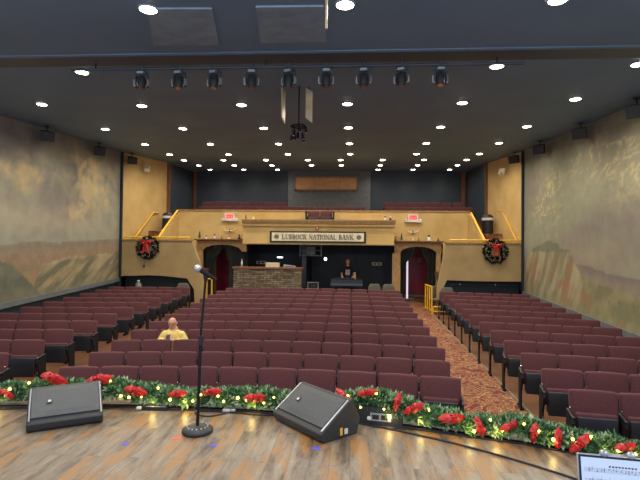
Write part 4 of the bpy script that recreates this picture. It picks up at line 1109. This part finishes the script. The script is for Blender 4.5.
# microphone stand
t = thing('microphone_stand', 'straight black microphone stand with a round heavy base', 'microphone stand', (-1.33, 4.14, 0))
a = MB(); a.lathe([(0, 0), (.125, 0), (.135, .012), (.130, .035), (.09, .052), (.03, .06), (0, .062)], (0, 0, 0), 32); a.build('base', 'speaker', t)
a = MB()
for k in range(14):
    an = 2 * PI * k / 14; a.sph((.088 * cos(an), .088 * sin(an), .053), .008, 6, 4)
a.build('base_studs', 'silver', t)
a = MB(); a.tube([(0, 0, .05), (.015, 0, .80)], .0135, 10); a.build('lower_pole', 'blackmetal', t)
a = MB(); a.tube([(.015, 0, .76), (.015, 0, .84)], .021, 12); a.build('clutch', 'black', t)
a = MB(); a.tube([(.015, 0, .84), (.050, 0, 1.32)], .0095, 10); a.build('upper_pole', 'blackmetal', t)
a = MB(); a.tube([(.050, 0, 1.31), (.053, -.005, 1.35), (.056, -.01, 1.37)], [.014, .02, .024], 10); a.build('clip', 'black', t)
t = thing('microphone', 'handheld microphone with silver ball head clipped to the stand', 'microphone', (-1.33 + .056, 4.14, 1.37))
a = MB(); a.tube([(-.045, -.02, .045), (0, -.005, .012), (.085, .02, -.045)], [.023, .021, .013], 14); a.build('body', 'blackmetal', t)
a = MB(); a.sph((-.068, -.026, .058), .033, 16, 12); a.build('grille_ball', 'silver', t)

# ------------------------------------------------------------------ garland, bows and lights
def gtop(x):      # local height of garland crest
    return .195 + .03 * noise.noise(Vector((x * 3.1, 1, 2))) + .035 * noise.noise(Vector((x * 9, 5, 2))) + .10 * math.exp(-((x + 2.95) / .28) ** 2) + .07 * math.exp(-((x + 2.45) / .2) ** 2) + .10 * math.exp(-((x - .22) / .30) ** 2) + .03 * sin(5 * x) - .045 * sst(.6, 2.0, x)
rr = random.Random(11)
t = thing('pine_garland', 'long green pine garland lying along the curved stage edge', 'garland', (0, 0, 0))
A, B = MB(), MB()
def sprig(a, p, d, L_, w):
    d = d.normalized(); ax = d.cross(Vector((rr.uniform(-1, 1), rr.uniform(-1, 1), rr.uniform(-1, 1)))).normalized(); bx = d.cross(ax)
    for k in range(5):
        ang = rr.uniform(0, 2 * PI); sd = (ax * cos(ang) + bx * sin(ang)); tip = p + d * L_ * rr.uniform(.55, 1) + sd * L_ * rr.uniform(.25, .7)
        e_ = (tip - p); s = e_.cross(d + sd * .3 + Vector((.01, .02, .03)))
        if s.length < 1e-6: continue
        s = s.normalized() * w; m_ = p + e_ * .5
        a.add([p, m_ + s, tip, m_ - s + d * .004], [(0, 1, 2), (0, 2, 3)])
x = -4.4
while x < 3.6:
    hN = gtop(x)
    for k in range(13):
        an = rr.uniform(-.25, PI + .15); rad = rr.uniform(.55, 1)
        yc = edge_y(x, .045); ry = .135; rz_ = hN / 2
        nrm = Vector((rr.uniform(-.35, .35), -cos(an), sin(an)))
        p = Vector((x + rr.uniform(-.02, .02), yc - cos(an) * ry * rad * .8, max(.01, rz_ * .9 + sin(an) * rz_ * rad * .8)))
        sprig(B if rr.random() < .30 else A, p, nrm, rr.uniform(.04, .075), rr.uniform(.008, .014))
    x += .0105
A.build('foliage', 'leaf', t); B.build('foliage_tips', 'leaftip', t)
a = MB(); pts = [(-4.4 + .1 * i, edge_y(-4.4 + .1 * i, .045), gtop(-4.4 + .1 * i) * .45) for i in range(81)]; a.tube(pts, .035, 8); a.build('stem', 'green', t)
# fairy lights
t = thing('fairy_lights', 'warm string lights glowing all along the stage garland', 'string lights', (0, 0, 0))
a = MB(); a.tube([(p[0], p[1] - .05 + .02 * sin(9 * p[0]), p[2] + .02 * cos(7 * p[0])) for p in pts], .003, 5); a.build('wire', 'green', t)
for k in range(62):
    x = -4.2 + 7.4 * (k + rr.uniform(-.3, .3)) / 62; an = rr.uniform(.1, 1.25); hN = gtop(x)
    a = MB(); a.sph((x, edge_y(x, .045) - cos(an) * .155, hN * .45 + sin(an) * hN * .55), rr.uniform(.0085, .0145), 8, 6); a.build('bulb', 'bulb', t)
gl = bpy.data.lights.new('fairy_glow', 'POINT'); gl.energy = .55; gl.color = (1, .72, .22); gl.shadow_soft_size = .03
for x in (-3.45, -2.75, -1.95, -1.62, -.95, .35, .62, 1.02, 1.22, 1.62, 1.95, 2.2):
    lo = bpy.data.objects.new('lamp', gl); COL.objects.link(lo); lo.location = (x, edge_y(x, -.11), .085)
# bows: world x, height, size, tilt, stretch
bows = [(-3.72, .13, 1.0, .3), (-3.38, .16, .9, -.5), (-2.95, .31, 1.5, -.25), (-2.52, .29, 1.5, .2), (-2.14, .19, 1.3, -.2), (-1.72, .17, 1.0, .1), (-1.37, .20, 1.1, .2), (-.93, .17, 1.2, .0),
        (-.22, .21, 1.0, .3), (-.07, .24, 1.1, -.9), (.15, .30, 1.0, .2), (.42, .24, .9, 1.3), (.56, .20, 1.1, .5), (.88, .16, 1.25, .0), (1.10, .12, 1.0, -1.2), (1.32, .16, .9, .4), (1.50, .13, .9, 1.45), (1.66, .12, .9, 1.5), (1.80, .11, 1.1, .8), (2.08, .15, .9, .2), (2.28, .16, 1.0, -.1)]
def ribbon_mass():
    a = MB(); r2 = random.Random(9)
    for k, (an, ln, dy) in enumerate(((.15, .125, -.01), (PI - .1, .12, -.015), (.55, .09, -.03), (PI - .5, .10, -.02), (-.35, .10, -.025), (PI + .4, .09, -.03), (1.3, .06, -.035), (-1.2, .06, -.03), (.0, .07, -.05), (PI, .07, -.045))):
        d = Vector((cos(an), 0, sin(an))); w = Vector((-sin(an), -.35, cos(an))).normalized() * .030; up = Vector((0, -.03, .0)); c = Vector((0, dy, 0)); n = 6; vs = []
        for i in range(n + 1):
            u = i / n; p = c + d * ln * u + up * sin(u * PI) + Vector((0, .02 * u, -.02 * u * u)); ww = w * (.25 + 1.0 * sin(min(1, u * 1.25) * PI * .62)) * (1 if u < .95 else .35)
            cr_ = Vector((0, -.010, 0)) * sin(u * PI)
            for th in (0, .003): vs += [p + ww + Vector((0, th, 0)), p + cr_ + Vector((0, th, 0)), p - ww + Vector((0, th, 0))]
        fs = []
        for i in range(n):
            o = i * 6
            fs += [(o, o + 1, o + 7, o + 6), (o + 1, o + 2, o + 8, o + 7), (o + 3, o + 9, o + 10, o + 4), (o + 4, o + 10, o + 11, o + 5), (o, o + 6, o + 9, o + 3), (o + 2, o + 5, o + 11, o + 8)]
        a.add(vs, fs, False)
    a.sph((0, -.06, 0), (.018, .014, .018), 8, 6)
    return a
bm0 = ribbon_mass()
bowm = None
for i, (x, z, sc, ti) in enumerate(bows):
    lab = 'red ribbon bow on the garland, %s bow from the left end' % (ORD + ['fourteenth', 'fifteenth', 'sixteenth', 'seventeenth', 'eighteenth', 'nineteenth', 'twentieth', 'twenty-first'])[i]
    if bowm is None: o = bm0.build('ribbon_bow', 'red'); bowm = o.data
    else: o = bpy.data.objects.new('ribbon_bow', bowm); COL.objects.link(o)
    o.location = (x, edge_y(x, -.075), z - .01); o.rotation_euler = (R3(-25), -ti, .15 * sin(i * 3)); o.scale = (sc * .78, sc * .7, sc * .52)
    tag(o, lab, 'bow', 'red bows along the garland')

# stage edge power boxes, cables, tape marks
t = thing('power_box', 'black stage power box with silver sockets behind the middle monitor', 'power box', (.24, 4.51, 0), R3(-9))
a = MB(); a.bb(-.28, .24, -.06, .08, 0, .165); a.build('housing', 'speaker', t)
a = MB(); a.bb(-.05, .14, -.068, -.06, .045, .115); p_ = a.build('socket_plate', 'silver', t)
a = MB(); a.bb(-.03, .03, -.076, -.068, .06, .10); a.bb(.05, .11, -.076, -.068, .06, .10); a.build('sockets', 'black', p_)
a = MB(); a.rbox((-.06, -.085, .07), (.035, .04, .03), .01, 1); a.build('plug', 'white', t)
t = thing('power_strip', 'flat black power strip with white plug left of the microphone stand', 'power strip', (-1.92, 4.66, 0), R3(2))
a = MB(); a.bb(-.14, .12, -.02, .02, 0, .035); a.build('housing', 'black', t)
a = MB(); a.bb(-.10, .10, -.012, .012, .035, .038); a.build('strip', 'silver', t)
a = MB(); a.rbox((-.16, -.02, .025), (.05, .035, .03), .01, 1); a.build('plug', 'white', t)
t = thing('plug_cluster', 'grey plug adapters lying on the stage edge right of the microphone', 'plug', (-1.21, 4.66, 0))
a = MB(); a.rbox((0, 0, .022), (.08, .05, .035), .012, 1); a.rbox((.06, .02, .02), (.05, .05, .032), .012, 1); a.build('adapters', 'silver', t)
a = MB(); a.tube([(-.02, 0, .03), (-.05, .03, .06), (-.01, .05, .08)], .006, 5); a.build('lead', 'cord', t)
def cable(pts, lab, r=.0075, name='floor_cable'):
    o = MB(); P2 = [Vector(p) for p in pts]; out = []
    for i in range(len(P2) - 1):
        p0 = P2[max(i - 1, 0)]; p1 = P2[i]; p2 = P2[i + 1]; p3 = P2[min(i + 2, len(P2) - 1)]
        for k in range(8):
            u = k / 8; out.append(.5 * ((2 * p1) + (p2 - p0) * u + (2 * p0 - 5 * p1 + 4 * p2 - p3) * u * u + (3 * p1 - p0 - 3 * p2 + p3) * u ** 3))
    out.append(P2[-1]); o.tube(out, r, 6); tag(o.build(name, 'cord'), lab, 'cable')
cable([(x / 10, edge_y(x / 10, -.05) + .008 * sin(x), .009) for x in range(-42, 38, 2)], 'black cable running along the foot of the garland', .008)
cable([(-3.9, edge_y(-3.9, -.1), .008)] + [(x / 10, edge_y(x / 10, -.085) + .02 * sin(x * .8), .008) for x in range(-36, -8, 2)] , 'second black cable beside the garland at stage left', .007)
cable([(-1.2, 4.62, .008), (-1.35, 4.52, .008), (-1.5, 4.58, .008), (-1.42, 4.66, .008), (-1.1, 4.63, .008), (-.8, 4.6, .008), (-.45, 4.62, .008)], 'looped black cable between microphone stand and middle monitor', .006)
cable([(.12, 4.54, .06), (.13, 4.50, .012), (.22, 4.40, .008), (.40, 4.38, .008), (.62, 4.36, .008), (1.1, 4.22, .008), (1.6, 4.08, .008)], 'thin black cable leading right from the power box', .006)
cable([(-.05, 4.52, .008), (.35, 4.36, .008), (.7, 4.18, .008), (1.0, 4.0, .008), (1.3, 3.78, .008), (1.62, 3.5, .008), (1.9, 3.2, .008)], 'black cable crossing the planks towards the tablet', .008)
for (x, y, m_, rz, lab, w) in ((-1.83, 3.84, 'bluetape', .3, 'small blue tape mark left of the microphone base', .05), (-1.46, 3.99, 'redtape', .6, 'red tape mark beside the microphone base', .085),
                            (-1.11, 3.88, 'bluetape', .2, 'small blue tape mark right of the microphone base', .05), (-.27, 3.90, 'bluetape', .1, 'small blue tape mark under the middle monitor corner', .06)):
    a = MB(); a.bb(-w / 2, w / 2, -.024, .024, 0, .0015); o = a.build('tape_mark', m_, loc=(x, y, .0005), rz=rz); tag(o, lab, 'tape mark')

# ------------------------------------------------------------------ tablet with sheet music at the lower right
TR = Matrix.Rotation(R3(-8), 3, 'Z') @ Matrix.Rotation(R3(-11.5), 3, 'X')
W2, H2 = .107, .14
TC = Vector((0.635, 1.408, 1.039)) + TR @ Vector((W2, 0, -H2))
t = thing('tablet', 'tablet showing sheet music at the lower right corner', 'tablet', TC)
t.rotation_euler = TR.to_euler()
a = MB(); a.rbox((0, 0, 0), (2 * W2, .008, 2 * H2), .004, 2); a.build('case', 'silver', t)
a = MB(); a.bb(-W2 + .003, W2 - .003, -.0047, -.004, -H2 + .003, H2 - .003); a.build('bezel', 'black', t)
a = MB(); a.bb(-W2 + .009, W2 - .009, -.0053, -.0047, -H2 + .009, H2 - .009); a.build('screen', 'screen', t)
a = MB(); rr = random.Random(5)
yy = -.0056
for k in range(9):
    z = H2 - .036 - k * .028
    for s in range(5): a.bb(-W2 + .016, W2 - .016, yy, yy + .0002, z - s * .0024, z - s * .0024 + .0004)
    xx = -W2 + .028
    while xx < W2 - .02:
        dz = rr.randint(0, 6) * .0014; a.sph((xx, yy, z - dz), (.0016, .0003, .0012), 6, 4); a.bb(xx + .0012, xx + .0017, yy, yy + .0002, z - dz, z - dz + .008); xx += rr.uniform(.006, .014)
    for bx in (-W2 + .03, -.04, .02, .07): a.bb(bx, bx + .0006, yy, yy + .0002, z - .0098, z)
a.build('music_notation', 'ink', t)
a = MB()
for (x0, n) in ((-.028, 9), (.0, 0)):
    for i in range(n): a.bb(x0 + i * .008, x0 + i * .008 + .0055, yy, yy + .0002, H2 - .031, H2 - .027)
a.build('title_marks', 'ink', t)
t = thing('tablet_stand', 'grey stand holding the tablet with two round clips', 'tablet stand', (TC.x, TC.y, 0))
def tp(x, y, z): return TR @ Vector((x, y, z)) + Vector((0, 0, TC.z))
for cx in (-.036, .032):
    a = MB(); a.sph(tp(cx, .0, H2 + .004), (.0125, .010, .010), 14, 10, TR); a.build('clip', 'silver', t)
a = MB(); a.tube([tp(-.04, .012, H2 - .002), tp(.036, .012, H2 - .002)], .005, 6); a.tube([tp(0, .014, H2 - .004), tp(0, .016, 0)], .006, 6); a.build('bracket', 'silver', t)
p2 = tp(0, .016, 0)
a = MB(); a.tube([p2, (p2.x, p2.y + .03, p2.z - .08), (p2.x, p2.y + .03, .03)], .011, 8); a.build('pole', 'black', t)
a = MB(); a.cyl((p2.x, p2.y + .03, 0), .14, .02, 20); a.build('base', 'black', t)

# ------------------------------------------------------------------ light, world, camera
w = bpy.data.worlds.new('hall_ambient'); scn.world = w; w.use_nodes = True
bg = w.node_tree.nodes['Background']; bg.inputs[0].default_value = (.52, .69, .95, 1); bg.inputs[1].default_value = 1.15
def area(name, loc, target, size, e, col):
    d = bpy.data.lights.new(name, 'AREA'); d.size = size; d.energy = e; d.color = col
    o = bpy.data.objects.new(name, d); COL.objects.link(o); o.location = loc
    o.rotation_euler = (Vector(target) - Vector(loc)).to_track_quat('-Z', 'Y').to_euler(); return o
area('stage_fill_left', (-4.5, -.6, 4.0), (-2.5, 5.0, 0), .7, 130, (1, .93, .88))  # unseen area lamps added as general fill over the stage
area('stage_fill_right', (3.0, -.6, 4.0), (1.5, 5.0, 0), .7, 130, (1, .93, .88))
area('stage_fill_top', (-.8, 2.6, 4.15), (-.8, 3.6, 0), 1.0, 90, (1, .95, .90))

cd = bpy.data.cameras.new('camera'); cam = bpy.data.objects.new('camera', cd); COL.objects.link(cam); scn.camera = cam
cd.sensor_width = 36; cd.lens = 27.0; cd.clip_start = .05; cd.clip_end = 100
psi = math.atan(.067); th = math.atan(10 / 480); rl = .011
f = Vector((-sin(psi) * cos(th), cos(psi) * cos(th), sin(th))); r0 = Vector((cos(psi), sin(psi), 0)); u0 = r0.cross(f)
Rt = r0 * cos(rl) + u0 * sin(rl); Up = Rt.cross(f)
cam.matrix_world = Matrix(((Rt.x, Up.x, -f.x, 0), (Rt.y, Up.y, -f.y, 0), (Rt.z, Up.z, -f.z, 1.6), (0, 0, 0, 1)))
vs = scn.view_settings; vs.view_transform = 'Standard'; vs.look = 'None'; vs.gamma = 1; vs.use_curve_mapping = False; vs.exposure = .0
print('SEATS', NSEAT[0])
